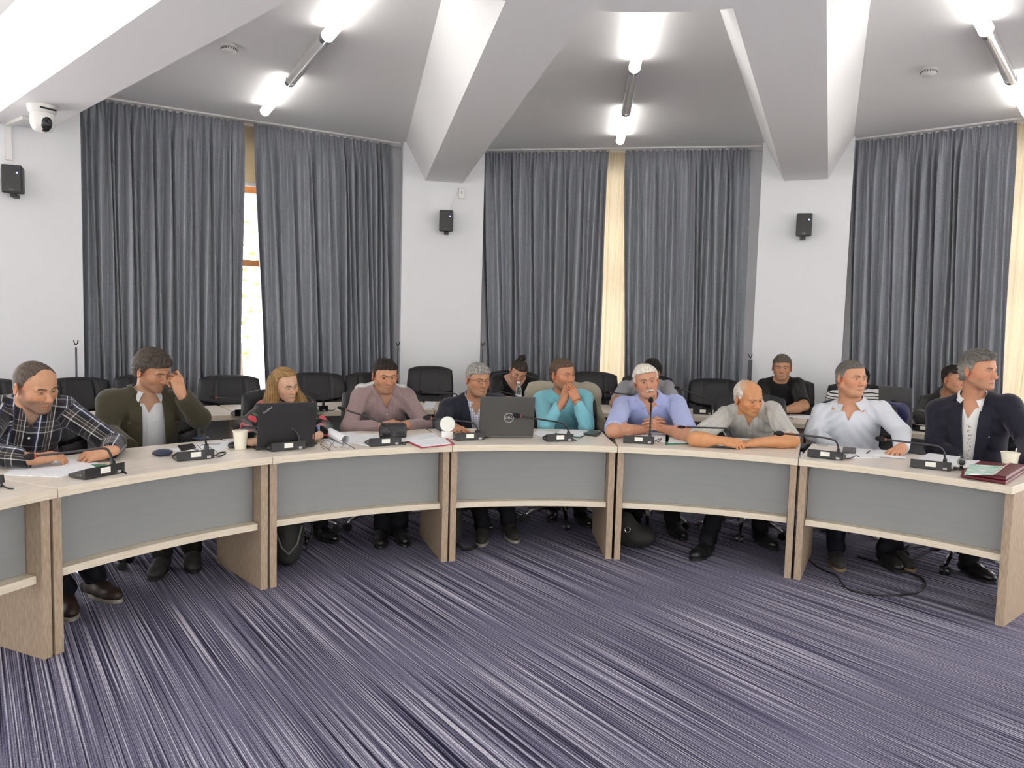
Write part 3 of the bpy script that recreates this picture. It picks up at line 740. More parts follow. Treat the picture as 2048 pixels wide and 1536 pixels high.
# ---------------------------------------------------------------- head
def head_frame(pos, yaw, pitch, roll):
    f = V(-pos[0], -pos[1], 0); f = nrm(f)                     # towards the viewer's side of the room
    right = V(-f[1], f[0], 0); right = right if right[0] * 1 > 0 or abs(right[0]) < 1e-6 else -right
    up = V(0, 0, 1)
    y = math.cos(R(yaw)) * f + math.sin(R(yaw)) * right; x = math.cos(R(yaw)) * right - math.sin(R(yaw)) * f
    y2 = math.cos(R(pitch)) * y - math.sin(R(pitch)) * up; z = math.cos(R(pitch)) * up + math.sin(R(pitch)) * y
    x2 = math.cos(R(roll)) * x - math.sin(R(roll)) * z; z2 = math.cos(R(roll)) * z + math.sin(R(roll)) * x
    return np.stack([x2, y2, z2])
def head_sdf(F, o, E, s, P):
    w = P.get('w', 1.09); jaw = P.get('jaw', 1.05); ck = P.get('cheek', 1.0); ns = P.get('nose', 1.0)
    T = lambda x, y, z: o + s * (x * E[0] + y * E[1] + z * E[2])
    el = lambda c, r, **k: F.ell(T(*c), np.asarray(r) * s, E, **k)
    cn = lambda a, b, ra, rb, **k: F.cone(T(*a), T(*b), ra * s, rb * s, **k)
    el((0, -.014, .030), (.074 * w, .098, .087)); el((0, .026, .040), (.061 * w, .060, .062), k=.03)
    el((0, .020, -.030), (.064 * w, .072, .086), k=.03)
    for q in (-1, 1):
        cn((q * .050 * w * jaw, -.004, -.052), (q * .020 * jaw, .066, -.097), .019 * jaw, .017, k=.03)
        el((q * .041 * w, .053, -.028), (.026 * ck, .026 * ck, .028 * ck), k=.022)
        cn((q * .044, .074, .0185), (q * .010, .087, .0165), .0115, .0105, k=.012)
    el((0, .074, -.100), (.022 * jaw, .019, .017), k=.02); el((0, .060, -.067), (.034, .033, .031), k=.02)
    if P.get('fat'): el((0, .03, -.105), (.05, .045, .025), k=.03)
    for q in (-1, 1):
        el((q * .0315, .100, .004), (.020, .019, .0125), k=.012, mode='s')
        el((q * .031, .0745, .000), (.0158, .0150, .0138), k=.004)
        cn((q * .020, .090, -.0125), (q * .044, .083, -.011), .0020, .0016, k=.006, mode='s')
    cn((0, .081, .008), (0, .109, -.034), .0078 * ns, .0118 * ns, k=.010)
    el((0, .107, -.0375), (.0125 * ns, .0125 * ns, .0105 * ns), k=.006)
    for q in (-1, 1):
        el((q * .0135 * ns, .097, -.0415), (.0088, .0100, .0080), k=.004); el((q * .0065 * ns, .1045, -.0495), (.0042, .006, .0035), k=.002, mode='s')
    for q in (-1, 1):
        cn((q * .023, .084, -.0725), (0, .0945, -.0672), .0042, .0056, k=.005); cn((q * .019, .084, -.0775), (0, .0930, -.0785), .0048, .0066, k=.005)
        cn((q * .025, .089, -.0738 - P.get('frown', 0)), (0, .1020, -.0728), .0018, .0022, k=.003, mode='s')
        # nasolabial crease and bags
        cn((q * .019, .101, -.040), (q * .034, .090, -.070), .0030 * P.get('fold', 1), .0032 * P.get('fold', 1), k=.007, mode='s')
        # ear
        A = R(24) * q; Ee = np.stack([math.cos(A) * E[0] + math.sin(A) * -E[1] * -1 * 0 + 0 * E[1], E[1], E[2]])
        ex = nrm(math.cos(.45) * E[0] * q - math.sin(.45) * E[1]); ey = nrm(math.sin(.45) * E[0] * q + math.cos(.45) * E[1])
        Ee = np.stack([ex, ey, E[2]])
        eo = P.get('ear', 1.0)
        F.ell(T(q * .080 * w, -.014, -.008), np.array((.0085, .0200 * eo, .033 * eo)) * s, Ee, k=.006)
        F.ell(T(q * .0885 * w, -.009, -.004), np.array((.0075, .0115, .021)) * s, Ee, k=.004, mode='s')
        # eye opening
        op = P.get('open', 1.0)
        el((q * .031, .091, -.0008), (.0128, .0130, .0034 * op), k=.001, mode='s')
def head_colors(Vv, o, E, s, P):
    L_ = ((Vv - o) @ E.T) / s; x, y, z = L_.T; ax = np.abs(x)
    base = np.array(P['skin'], float); C = np.tile(base, (len(Vv), 1))
    def blend(mask, col): 
        nonlocal C
        mask = np.clip(mask, 0, 1)[:, None]; C = C * (1 - mask) + np.array(col) * mask
    n = wob((x * s, y * s, z * s), 55, 3); C = C * (1 + .05 * n[:, None])
    red = base * np.array([1.12, .80, .76])
    blend(.6 * np.exp(-(((ax - .044) / .02)**2 + ((z + .03) / .022)**2)) * (y > .03), red)
    blend(.6 * np.exp(-((x / .015)**2 + ((z + .036) / .014)**2)) * (y > .09), red)
    blend(.5 * (ax > .072) * (np.abs(z + .01) < .04), red)
    if P.get('beard'):
        bc, amt = P['beard']; zone = (1 / (1 + np.exp((z + .042 + .12 * np.maximum(0, .04 - y) * 0) / .005))) * (y > -.02) * (1 / (1 + np.exp(-(y - .0) / .008)))
        side = np.exp(-((y - .022) / .016)**2) * (z < .0) * (z > -.06) * (ax > .05)
        lipgap = 1 - np.exp(-((z + .0735) / .007)**2) * (ax < .026) * (y > .07)
        blend(amt * np.maximum(zone, side) * lipgap * (.8 + .3 * wob((x * s, y * s, z * s), 400, 8)), bc)
    lip = np.array(P.get('lip', base * np.array([.74, .50, .50])))
    du = np.abs(z + .0700 + .10 * (ax * ax) * 0) ; m = np.exp(-((z + .0735) / .0062)**4) * (ax < .0245) * (y > .078); blend(.65 * m, lip)
    blend(.6 * np.exp(-((z + .0735 + P.get('frown', 0) * (ax / .025)) / .0016)**2) * (ax < .026) * (y > .078), base * .25)
    bc = P.get('brow', (.05, .035, .025)); t = np.clip((ax - .012) / .036, 0, 1); zb = .0160 + .006 * np.sin(t * 2.4) + P.get('browup', 0)
    m = np.exp(-((z - zb) / .0042)**4) * (ax > .011) * (ax < .050) * (y > .05); blend(P.get('browamt', .85) * m, bc)
    m = np.exp(-(((ax - .031) / .015)**2 + ((z - .0045) / .0022)**2)) * (y > .07); blend(.75 * m, (.03, .018, .012))
    m = np.exp(-(((ax - .031) / .017)**2 + ((z + .009) / .006)**2)) * (y > .065); blend(.22 * m, base * .6)
    if P.get('stubblehair'):            # closely shaved scalp
        hc, amt, fz = P['stubblehair']; line = fz - .55 * np.maximum(0, .055 - y)
        m = 1 / (1 + np.exp(-(z - line) / .004)); m = m * (1 - np.exp(-((x / .045)**2 + ((y - .035) / .05)**2)) * P.get('balding', 0) * (z > .03)); m = m * (y < P.get('hairfront', .07)); blend(amt * m, hc)
    return np.concatenate([C, np.ones((len(C), 1))], 1)
def eye_mesh(o, E, s, q, gaze, iris, parent):
    c = o + s * (q * .031 * E[0] + .0742 * E[1] + .0010 * E[2]); r = .0136 * s
    n, m_ = 22, 18; vs = []; fs = []
    g = nrm(E[1] + gaze[0] * E[0] + gaze[1] * E[2]); a = nrm(np.cross(g, E[2])); b = np.cross(a, g)
    for i in range(m_ + 1):
        t = PI * i / m_
        for k in range(n):
            p = 2 * PI * k / n; vs.append(c + r * (math.cos(t) * g + math.sin(t) * (math.cos(p) * a + math.sin(p) * b)))
    for i in range(m_):
        for k in range(n): fs.append((i * n + k, (i + 1) * n + k, (i + 1) * n + (k + 1) % n, i * n + (k + 1) % n))
    vs = np.array(vs); d = ((vs - c) / r) @ g; C = np.tile(V(.50, .46, .43, 1), (len(vs), 1)); C[d > .86] = (*iris, 1); C[d > .972] = (.01, .01, .01, 1)
    return np_obj('eye', [(vs, np.array(fs))], M_eye, parent, {'col': C})
# ---------------------------------------------------------------- hair caps
def hair_cap(o, E, s, P, parent, name='hair'):
    h = P['hair']; t = h.get('t', .010); F = Field.uni(o - .19 * s, o + .19 * s, .0032)
    T = lambda x, y, z: o + s * (x * E[0] + y * E[1] + z * E[2]); w = P.get('w', 1.09)
    el = lambda c, r, **k: F.ell(T(*c), np.asarray(r) * s, E, **k)
    el((0, -.014, .030), (.074 * w + t * h.get('side', .8), .098 + t, .087 + t * h.get('top', 1.2))); el((0, .026, .040), (.061 * w + t, .060 + t, .062 + t * h.get('top', 1.2)), k=.03)
    el((0, -.055, -.035), (.055 * w + t * .6, .045 + t * .6, .05), k=.03)
    for (c, r) in h.get('blobs', ()): el(c, r, k=.02)
    X, Y, Z = F.ax[0][:, None, None] - o[0], F.ax[1][None, :, None] - o[1], F.ax[2][None, None, :] - o[2]
    lx, ly, lz = [(X * E[i][0] + Y * E[i][1] + Z * E[i][2]) / s for i in range(3)]
    a = h.get('freq', 120); fl = h.get('flow', (1, .25, .5))
    F.F += h.get('rough', .0022) * (np.sin(lx * a * fl[0] + 6 * np.sin(lz * 30)) * np.sin(ly * a * fl[1] + lz * a * fl[2] + 5 * np.sin(lx * 40)) + .6 * np.sin(lx * a * 2.1 + ly * 37) * np.sin(lz * a * 1.7))
    # hair line: a soft boundary in side view; front height fz at y=fy, temples, behind the ear, nape
    fz, part = h.get('fz', .062), h.get('part', 0.0)
    ax_ = np.abs(lx); yy = ly
    line = np.where(yy > .02, fz - .75 * (np.maximum(.086 - yy, 0)) * 1.0 * np.clip(ax_ / .06, 0, 1)**1.2 * h.get('temple', 1.0), 0)
    ys = [-.12, -.075, -.035, -.018, .012, .030, .048, .11]; zs = [h.get('nape', -.075), h.get('nape', -.075), -.058, -.002, -.004 - h.get('burn', .0), h.get('tz', .030), fz - .006, fz]
    line = np.interp(yy, ys, zs).astype(np.float32)
    mid = np.clip(1 - (ax_ / .052)**2, 0, 1); lm = np.where(yy > .02, fz + .012 * (lx * h.get('slant', 0) * 20), line)
    line = np.where(yy > .02, line * (1 - mid) + np.maximum(lm, line) * mid, line) + .0014 * np.sin(lx * 260 + 3 * np.sin(lx * 90)) + h.get('fringe', 0) * np.sin(lx * 60)
    cut = (line - lz) * s
    kk = .012; hh = np.maximum(kk - np.abs(F.F - cut), 0) / kk; F.F = np.maximum(F.F, cut) + hh * hh * kk * .25
    if h.get('bald'):
        c, r = h['bald']; el(c, r, k=.006, mode='s')
    Vv, Q = F.mesh(); L_ = ((Vv - o) @ E.T) / s
    c1, c2 = np.array(h['c1']), np.array(h['c2'])
    n = .5 + .5 * np.sin(L_[:, 0] * 330 * fl[0] + 60 * L_[:, 1] * fl[1] + 70 * L_[:, 2] * fl[2] + 5 * np.sin(L_[:, 2] * 60 + L_[:, 1] * 50)); k = np.clip(.55 * n + .45 * (.5 + .5 * wob(L_.T, 90, 5)), 0, 1)
    if h.get('greyside'):
        k = np.clip(k * .5 + .9 * np.exp(-((L_[:, 2] + .0) / .035)**2), 0, 1)
    C = c1 * (1 - k[:, None]) + c2 * k[:, None]
    fd = h.get('fade', .009)
    if fd:                      # thin hair along the hairline lets the skin through
        fi = [np.clip(np.searchsorted(F.ax[i], Vv[:, i]), 0, len(F.ax[i]) - 1) for i in range(3)]; dl = -cut[fi[0], fi[1], fi[2]]
        m = (np.clip(1 - dl / fd, 0, 1) * h.get('fadeamt', .6) * (L_[:, 1] > -.06))[:, None]; C = C * (1 - m) + np.array(P['skin']) * .8 * m
    return np_obj(name, [(Vv, Q)], M_hair, parent, {'col': np.concatenate([C, np.ones((len(C), 1))], 1)})
# ---------------------------------------------------------------- hands and arms
FING = [((.043, .025, .021), .0088), ((.047, .029, .022), .0088), ((.044, .027, .021), .0083), ((.034, .021, .018), .0074)]
def hand_sdf(F, W_, D, N_, side, pose, s=1.0):
    D = nrm(D); N_ = np.asarray(N_, float); N_ = nrm(N_ - (N_ @ D) * D); T = side * np.cross(N_, D)
    P = lambda d, t, n: W_ + s * (d * D + t * T + n * N_)
    K = []
    for i, (d, t) in enumerate(((.090, .031), (.094, .0105), (.089, -.010), (.079, -.029))):
        k = P(d, t, .002); K.append(k); F.cone(P(.012, t * .62, .0), k, .0150 * s, .0112 * s, k=.014)
    F.ell(P(.045, .0, -.006), np.array((.044, .034, .015)) * s, np.stack([D, T, N_]), k=.012)
    F.cone(P(-.02, 0, 0), P(.02, 0, 0), .0245 * s, .024 * s, k=.02)
    for i in range(4):
        c = pose.get('curl', [(20, 25, 15)] * 4)[i]; p = K[i]; ang = 0; sp = pose.get('spread', [6, 2, -3, -8])[i]
        lens, r0 = FING[i]; r0 = r0 * s
        for j in range(3):
            ang += R(c[j]); dr = math.cos(ang) * (math.cos(R(sp)) * D + math.sin(R(sp)) * T) - math.sin(ang) * N_
            q = p + dr * lens[j] * s; F.cone(p, q, r0 * (1 - .07 * j) * 1.04, r0 * (1 - .07 * (j + 1)), k=.0025 if j else .006); p = q
    th = pose.get('thumb', (35, 15, 10)); b = P(.022, .026, -.008); out, curl, tip = th
    d0 = nrm(math.cos(R(out)) * D + math.sin(R(out)) * T - pose.get('oppose', .35) * N_); p = b; d = d0
    for j, (ln, ra, rb) in enumerate(((.040, .0150, .0115), (.032, .0112, .0100), (.026, .0100, .0080))):
        q = p + d * ln * s; F.cone(p, q, ra * s, rb * s, k=.010 if j == 0 else .003); p = q; d = nrm(d + math.sin(R((curl, tip, 0)[j])) * (-.5 * T * 1 - .5 * N_) + .0 * D)
def limb_field(pts, pad, h):
    A = np.array(pts); return Field.uni(A.min(0) - pad, A.max(0) + pad, h)
# ================================================================= FIGURES: builder
def pt(s):
    if s[0] == 'z': return np.array(at_z(s[1], s[2], s[3]))
    if s[0] == 'w': return np.array(s[1:], float)
    return np.array(at_r(*s))
def axis(lo, hi, flo, fhi, hf, hc):
    a = list(np.arange(lo, flo, hc)); b = list(np.arange(flo, fhi, hf)); c = list(np.arange(fhi, hi + hc, hc)); return np.array(a + b + c)
class Frame: pass
def seg_d(P, a, b):
    ba = b - a; h = np.clip(((P - a) @ ba) / (ba @ ba), 0, 1); return np.linalg.norm(P - a - h[:, None] * ba, axis=1), h
def fab_attr(Vv, fr):
    L_ = (Vv - fr.M) @ np.stack([fr.X, fr.Y, fr.Z]).T
    u = L_[:, 0] + .0; v = L_[:, 2].copy(); best = np.full(len(Vv), .115)
    u = np.where(L_[:, 1] < -.03, u + 3, u + .45 * np.sign(L_[:, 0]) * np.maximum(0, np.abs(L_[:, 0]) - .12) * 1.2)
    for k, arm in enumerate(fr.arms):
        S0, Ee, W_ = arm['S'], arm['E'], arm['W']; off = 0
        for (a, b) in ((S0, Ee), (Ee, W_)):
            d, h = seg_d(Vv, a, b); ax_ = nrm(b - a); e1 = nrm(np.cross(ax_, fr.Z + .3 * fr.Y)); e2 = np.cross(ax_, e1); q = Vv - a
            an = np.arctan2(q @ e2, q @ e1); ln = np.linalg.norm(b - a)
            m = (d < best) & ((h > .10) | (off > 0)); m = m & (d < .085)
            best = np.where(m, d, best); u = np.where(m, an * .052 + 10, u); v = np.where(m, -(off + h * ln) + 20, v); off += ln
    return np.stack([u, v, np.zeros(len(u))], -1)
def torso_ops(F, fr, pad, arms=True, la=None, k=.05, armpad=None, bell=0):
    M, X, Y, Z, hs, g = fr.M, fr.X, fr.Y, fr.Z, fr.hs, fr.g; E = np.stack([X, Y, Z]); ap = pad if armpad is None else armpad
    F.ell(M - .09 * Z, np.array((hs * .80, .112 * g, .125)) + pad, E, k=k)
    F.ell(M - .20 * Z + .012 * Y, np.array((hs * .76, .128 * g, .17)) + pad, E, k=k)
    F.ell(M - .36 * Z + (.02 + .03 * (g - 1) * 3) * Y, np.array((hs * .72 * fr.gw, .130 * g * fr.gb, .17)) + pad, E, k=k)
    F.ell(fr.PV + .03 * Z, np.array((.185 * fr.gw, .14, .13)) + pad, E, k=k)
    F.cone(fr.jA, fr.jB, .052 + pad, .052 + pad, k=k)
    nk = M + .055 * Z - .012 * Y
    for j in (fr.jA, fr.jB): F.cone(nk - .016 * Z, j + .006 * Z, .042 + pad, .042 + pad, k=.03)
    if arms:
        for a, l in zip(fr.arms, la or (1, 1)):
            r1, r2, r3 = a.get('r', (.054, .043, .031))
            F.cone(a['S'], a['S'] + (a['E'] - a['S']) * min(1, l), r1 + ap, (r1 + (r2 - r1) * min(1, l)) + ap + bell * .4, k=.03)
            if l > 1: F.cone(a['E'], a['E'] + (a['W'] - a['E']) * min(1, (l - 1)), r2 + ap + bell * .4, r3 + ap + bell, k=.012)
def cut_plane(F, c, a, rad, k=.002):
    a = nrm(a)
    def fn(X, Y, Z):
        px, py, pz = X - c[0], Y - c[1], Z - c[2]
        return np.maximum(-(px * a[0] + py * a[1] + pz * a[2]), np.sqrt(px * px + py * py + pz * pz) - rad)
    F.op(fn, c - rad, c + rad, k, 's')
def wrinkles(F, fr, amp, seed):
    rs = np.random.RandomState(seed); M, X, Y, Z = fr.M, fr.X, fr.Y, fr.Z
    def tor(x, y, z):
        px, py, pz = x - M[0], y - M[1], z - M[2]
        u = px * X[0] + py * X[1] + pz * X[2]; v = px * Z[0] + py * Z[1] + pz * Z[2]; a = np.abs(u)
        p1, p2, p3 = rs.uniform(0, 6, 3)
        w = np.sin(75 * (v + .9 * a) + 3 * np.sin(9 * u + p1) + p2) * np.exp(-((a - .13) / .07)**2) + .8 * np.sin(60 * (u + .25 * v) + 2.5 * np.sin(14 * v + p3)) * np.exp(-(v + .25)**2 / .02) + .6 * np.sin(90 * (v - .5 * u) + 2 * np.sin(17 * u + p2)) * np.exp(-(v + .42)**2 / .01)
        w = np.sign(w) * np.abs(w)**.75
        return w * amp * 1.0
    F.op(tor, M - .6, M + .3, 0, 'a', 0)
    for a in fr.arms:
        S0, Ee, W_ = a['S'], a['E'], a['W']
        for (p, q, at_) in ((S0, Ee, 1), (Ee, W_, 0)):
            ba = q - p; L2 = ba @ ba; ln = math.sqrt(L2); dirn = nrm(np.cross(ba, V(.3, .5, .8))); ph = rs.uniform(0, 6)
            def fn(x, y, z):
                px, py, pz = x - p[0], y - p[1], z - p[2]; t = (px * ba[0] + py * ba[1] + pz * ba[2]) / L2
                c = px * dirn[0] + py * dirn[1] + pz * dirn[2]; d2 = (px - t * ba[0])**2 + (py - t * ba[1])**2 + (pz - t * ba[2])**2
                e = np.exp(-((t - (1.0 if at_ else .0)) / .45)**2) + .45 * np.exp(-((t - (.0 if at_ else 1)) / .3)**2)
                f = np.sin(t * ln * 62 + c * 48 + 2.6 * np.sin(c * 31 + ph + 9 * t) + ph); f = 1.6 * (.5 - np.abs(f)); f = f * (.55 + .45 * np.sin(23 * px + 31 * pz + ph))
                return amp * 1.3 * f * e * (d2 < .0081) * (t > -.05) * (t < 1.05)
            F.op(fn, np.minimum(p, q) - .1, np.maximum(p, q) + .1, 0, 'a', 0)
def collar(fr, F, material, parent, rn, NB, NT, spread=16, length=.070, back=.046, name='collar', stand=.022, tilt=.25):
    """fold-down shirt collar around the neck; two leaves."""
    A = nrm(NT - NB); fy = nrm(fr.Y - (fr.Y @ A) * A); fx = nrm(np.cross(fy, A)); fx = fx if fx @ fr.X > 0 else -fx
    for q in (-1, 1):
        def fn(u, v):
            ph = R(180 - (180 - spread - 10 * v) * u)                     # back .. front
            fr_ = (1 - math.cos(math.pi * u)) / 2
            h0 = stand + .012 - (.030) * fr_**1.3; r = rn + .010 + .006 * fr_
            ln = back + (length - back) * u**3
            rr = r + v * (.012 + .020 * fr_ ) + .004 * math.sin(v * PI)
            h = h0 - ln * v * (1 - .15 * fr_) + .004 * math.sin(v * PI)
            return NB + A * h + (fx * q * math.sin(ph) + fy * math.cos(ph)) * rr
        mb = MB(); n, m = 26, 6
        P = np.array([[fn(i / n, j / m) for j in range(m + 1)] for i in range(n + 1)]).reshape(-1, 3)
        for _ in range(4):
            d = F.sample(P); push = np.maximum(.0045 - d, 0); c = NB + ((P - NB) @ A)[:, None] * A; out = P - c; out /= np.linalg.norm(out, axis=1)[:, None]
            P = P + (out * .30 + A * .75 + fy * .15) * np.minimum(push, .012)[:, None]
        P = P.reshape(n + 1, m + 1, 3)
        for _ in range(3): P[1:-1] = (P[:-2] + 2 * P[1:-1] + P[2:]) / 4
        mb.grid(lambda u, v: tuple(P[int(round(u * n))][int(round(v * m))]), n, m, thick=.003)
        o = mb.build(name, material, parent, smooth=50)
        at = o.data.attributes.new('fab', 'FLOAT_VECTOR', 'POINT'); co = np.array([v.co for v in o.data.vertices]); f = fab_attr(co, fr); f[:, 0] = np.where(f[:, 0] > 5, f[:, 0] - 10, f[:, 0]); at.data.foreach_set('vector', f.astype(np.float32).ravel())
def patch(fr, F, fn, nu, nv, off, material, parent, name, thick=.003, start=.32):
    """fn(u,v)->(x,z) in the chest plane; dropped onto the garment from the front."""
    P = []
    for i in range(nu + 1):
        for j in range(nv + 1):
            x, z = fn(i / nu, j / nv); P.append(fr.M + fr.X * x + fr.Z * z + fr.Y * start)
    P = np.array(P)
    for _ in range(60):
        d = F.sample(P) - off; P = P - fr.Y * np.clip(d, -.02, .02)[:, None] * .9
    P = P.reshape(nu + 1, nv + 1, 3); mb = MB()
    mb.grid(lambda u, v: tuple(P[int(round(u * nu))][int(round(v * nv))]), nu, nv, thick=thick)
    o = mb.build(name, material, parent, smooth=50)
    at = o.data.attributes.new('fab', 'FLOAT_VECTOR', 'POINT'); co = np.array([v.co for v in o.data.vertices]); at.data.foreach_set('vector', fab_attr(co, fr).astype(np.float32).ravel())
    return o
def on_chest(fr, F, x, z, off=.0):
    P = np.array([fr.M + fr.X * x + fr.Z * z + fr.Y * .32])
    for _ in range(60): P = P - fr.Y * (np.clip(F.sample(P) - off, -.02, .02) * .9)[:, None]
    return P[0]
M_button = mat('shirt_button', (.8, .78, .75), .3)

def person(p):
    fr = Frame(); HH = p['head']; H = pt(HH[:3]); s = p.get('hs', 1.0); E = head_frame(H, *HH[3:6]); P = p['face']
    SA, SB = pt(p['shA']), pt(p['shB']); X = nrm(SB - SA); M = (SA + SB) / 2
    a = ang_of(M); rm = math.hypot(M[0] - HC[0], M[1] - HC[1]); inward = -np.array([math.sin(R(a)), math.cos(R(a)), 0])
    PV = np.array(pol(rm + p.get('lean', .12), a + p.get('pa', 0), .56)); Z = nrm(M - PV); Y = np.cross(X, Z); Y = Y if Y @ inward > 0 else -Y; Y = nrm(Y); X = nrm(X - (X @ Z) * Z)
    fr.M, fr.X, fr.Y, fr.Z, fr.PV = M - .035 * Z, X, Y, Z, PV; M = fr.M
    fr.hs = np.linalg.norm(SB - SA) / 2; fr.g = p.get('g', 1.0); fr.gw = p.get('gw', 1.0); fr.gb = p.get('gb', 1.0)
    fr.jA = SA + X * .050 - Z * .060; fr.jB = SB - X * .050 - Z * .060; fr.arms = []
    for key, j, sg in (('armA', fr.jA, -1), ('armB', fr.jB, 1)):
        A = p.get(key)
        if A is None:
            e = j - Z * .26 + X * sg * .05 + Y * .03; A = dict(E=e, W=e + inward * .17 - V(0, 0, .10) - X * sg * .03, hand=None)
        else:
            A = dict(A); A['E'] = pt(A['el']); A['W'] = pt(A['wr'])
        A['S'] = j; A['sg'] = sg; fr.arms.append(A)
    base = V(*pol(rm + .14, a, 0)); root = thing('person', p['label'], 'person', tuple(base), 0, None)
    holder = bpy.data.objects.new; inv = Matrix.Translation(-Vector(base))
    made = []
    # ---- neck
    rn = .056 * s * p.get('neck', 1.0); NT = H + s * (-.026 * E[1] - .050 * E[2]); NB = M + p.get('nb', .055) * Z - .004 * Y + p.get('nbx', 0) * X
    # ---- body: head, neck, chest and the visible arms and hands
    pad = .135 * s; lo = np.minimum(M - .30, H - pad); hi = np.maximum(M + .26, H + pad); lo[2] = M[2] - .20; hi[2] = H[2] + pad
    hf = p.get('res', .0027)
    F = Field(*[axis(lo[i], hi[i], H[i] - pad, H[i] + pad, hf, .010) for i in range(3)])
    F.ell(M - .06 * Z - .005 * Y, np.array((fr.hs * .74, .095 * fr.g, .13)), np.stack([X, Y, Z]), k=.04)
    for j in (fr.jA, fr.jB): F.cone(M + .035 * Z - .012 * Y, j, .040, .036, k=.03)
    F.cone(NB - .03 * Z, NT, rn * 1.08, rn * .97, k=.03, m=.05)
    F2 = Field(*F.ax); head_sdf(F2, H, E, s, P); 
    h = np.maximum(.022 - np.abs(F.F - F2.F), 0) / .022; F.F = np.minimum(F.F, F2.F) - h * h * .022 * .25
    Vv, Q = F.mesh(); C = head_colors(Vv, H, E, s, P); parts = [(Vv, Q)]; cols = [C]; sk = np.array(P['skin'])
    for A in fr.arms:
        if A.get('bare') or A.get('hand'):
            r1, r2, r3 = A.get('r', (.050, .041, .028)); sl = 1.0 if A.get('bare') else .72; r1, r2 = r1 * sl, r2 * sl; r3 = r3 * (1 if A.get('bare') else .86); Fa = limb_field([A['S'], A['E'], A['W']], .075, .0055)
            Fa.cone(A['S'], A['E'], r1 * .95, r2 * .98, k=.02); mid = A['E'] + (A['W'] - A['E']) * .32
            Fa.cone(A['E'], mid, r2 * .97, r2 * 1.02, k=.02); Fa.cone(mid, A['W'], r2 * 1.02, r3 * .92, k=.03)
            if A.get('hand'): Fa.cone(A['W'], A['W'] + nrm(pt(A['hand']['to']) - A['W']) * .02, r3 * .92, r3 * .92, k=.01)
            v, q = Fa.mesh(); parts.append((v, q)); n = wob(v.T, 40, 2); cols.append(np.concatenate([sk * (1.0 + .06 * n[:, None]), np.ones((len(v), 1))], 1))
        hd = A.get('hand')
        if hd:
            to = pt(hd['to']); D = nrm(to - A['W']); N_ = np.array(hd.get('N', (0, 0, 1)), float)
            if hd.get('Nto') is not None: N_ = pt(hd['Nto']) - A['W']
            Fh = limb_field([A['W'] - D * .02, A['W'] + D * .20 * s], .075, .0026)
            side = hd.get('side', -A['sg'])
            hand_sdf(Fh, A['W'], D, N_, side, hd, hd.get('s', 1.0) * s)
            v, q = Fh.mesh(); parts.append((v, q)); n = wob(v.T, 60, 2); red = np.exp(-((np.linalg.norm(v - (A['W'] + D * .10), axis=1) - .0) / .03)**2)
            cols.append(np.concatenate([sk * (1.02 + .06 * n[:, None]) * (1 - red[:, None] * np.array([0, .10, .12])), np.ones((len(v), 1))], 1))
    body = np_obj('body', parts, M_skin, root, {'col': np.concatenate(cols)}); made.append(body)
    if not P.get('noeyes'):
        for q in (-1, 1): made.append(eye_mesh(H, E, s, q, P.get('gaze', (0, 0)), P.get('iris', (.06, .035, .02)), root))
    if P.get('hair'): made.append(hair_cap(H, E, s, P, root))
    # ---- shirt
    res = p.get('cres', .0068); o = p['outfit']; la = o.get('sleeve', (2, 2)); lo = np.minimum.reduce([PV - .3, M - .34] + [np.minimum(A['E'], A['W']) - .11 for A in fr.arms]); hi = np.maximum.reduce([PV + .25, M + .34] + [np.maximum(A['E'], A['W']) + .11 for A in fr.arms]); lo[2] = max(lo[2], .40); hi[2] = max(hi[2], M[2] + .16)
    hole = lambda F, extra, zb=-.03: F.cone(NB + A_n * .022, NB + A_n * .25, rn + extra, rn + extra, k=.004, mode='s')
    A_n = nrm(NT - NB)
    def vcut(F, zv, slope, x0=0.0, ymin=.0, xs=0.0):
        def fn(x, y, z):
            px, py, pz = x - M[0], y - M[1], z - M[2]; u = px * X[0] + py * X[1] + pz * X[2] - x0; v = px * Z[0] + py * Z[1] + pz * Z[2]; w = px * Y[0] + py * Y[1] + pz * Y[2]
            return np.maximum(np.abs(u - xs * v) - (v - zv) * slope, ymin - w)
        F.op(fn, M - .5, M + .3, .003, 's', 0)
    Fs = Field.uni(lo, hi, res); fr.bare_shirt = o.get('jacket') is not None
    jk = o.get('jacket')
    torso_ops(Fs, fr, .003 if jk else .008, True, (1, 1) if jk else la, armpad=0.0 if jk else o.get('armpad', .008), bell=o.get('bell', 0))
    wrinkles(Fs, fr, .0016 if jk else o.get('wr', .0038), o.get('seed', 1))
    if not jk:
        for A, l in zip(fr.arms, la):
            if l <= 1: c = A['S'] + (A['E'] - A['S']) * l; cut_plane(Fs, c, A['E'] - A['S'], .095)
            else: c = A['E'] + (A['W'] - A['E']) * min(1, l - 1) * .97; cut_plane(Fs, c, A['W'] - A['E'], .07 + o.get('bell', 0))
    hole(Fs, o.get('hole', .006))
    if o.get('v'): vcut(Fs, *o['v'])
    v, q = Fs.mesh(); made.append(np_obj(o.get('name', 'shirt'), [(v, q)], o['mat'], root, {'fab': fab_attr(v, fr)}))
    top = Fs
    nb = len(COL.objects)
    if o.get('collar'): collar(fr, Fs, o['mat'], root, rn, NB, NT, **o['collar'])
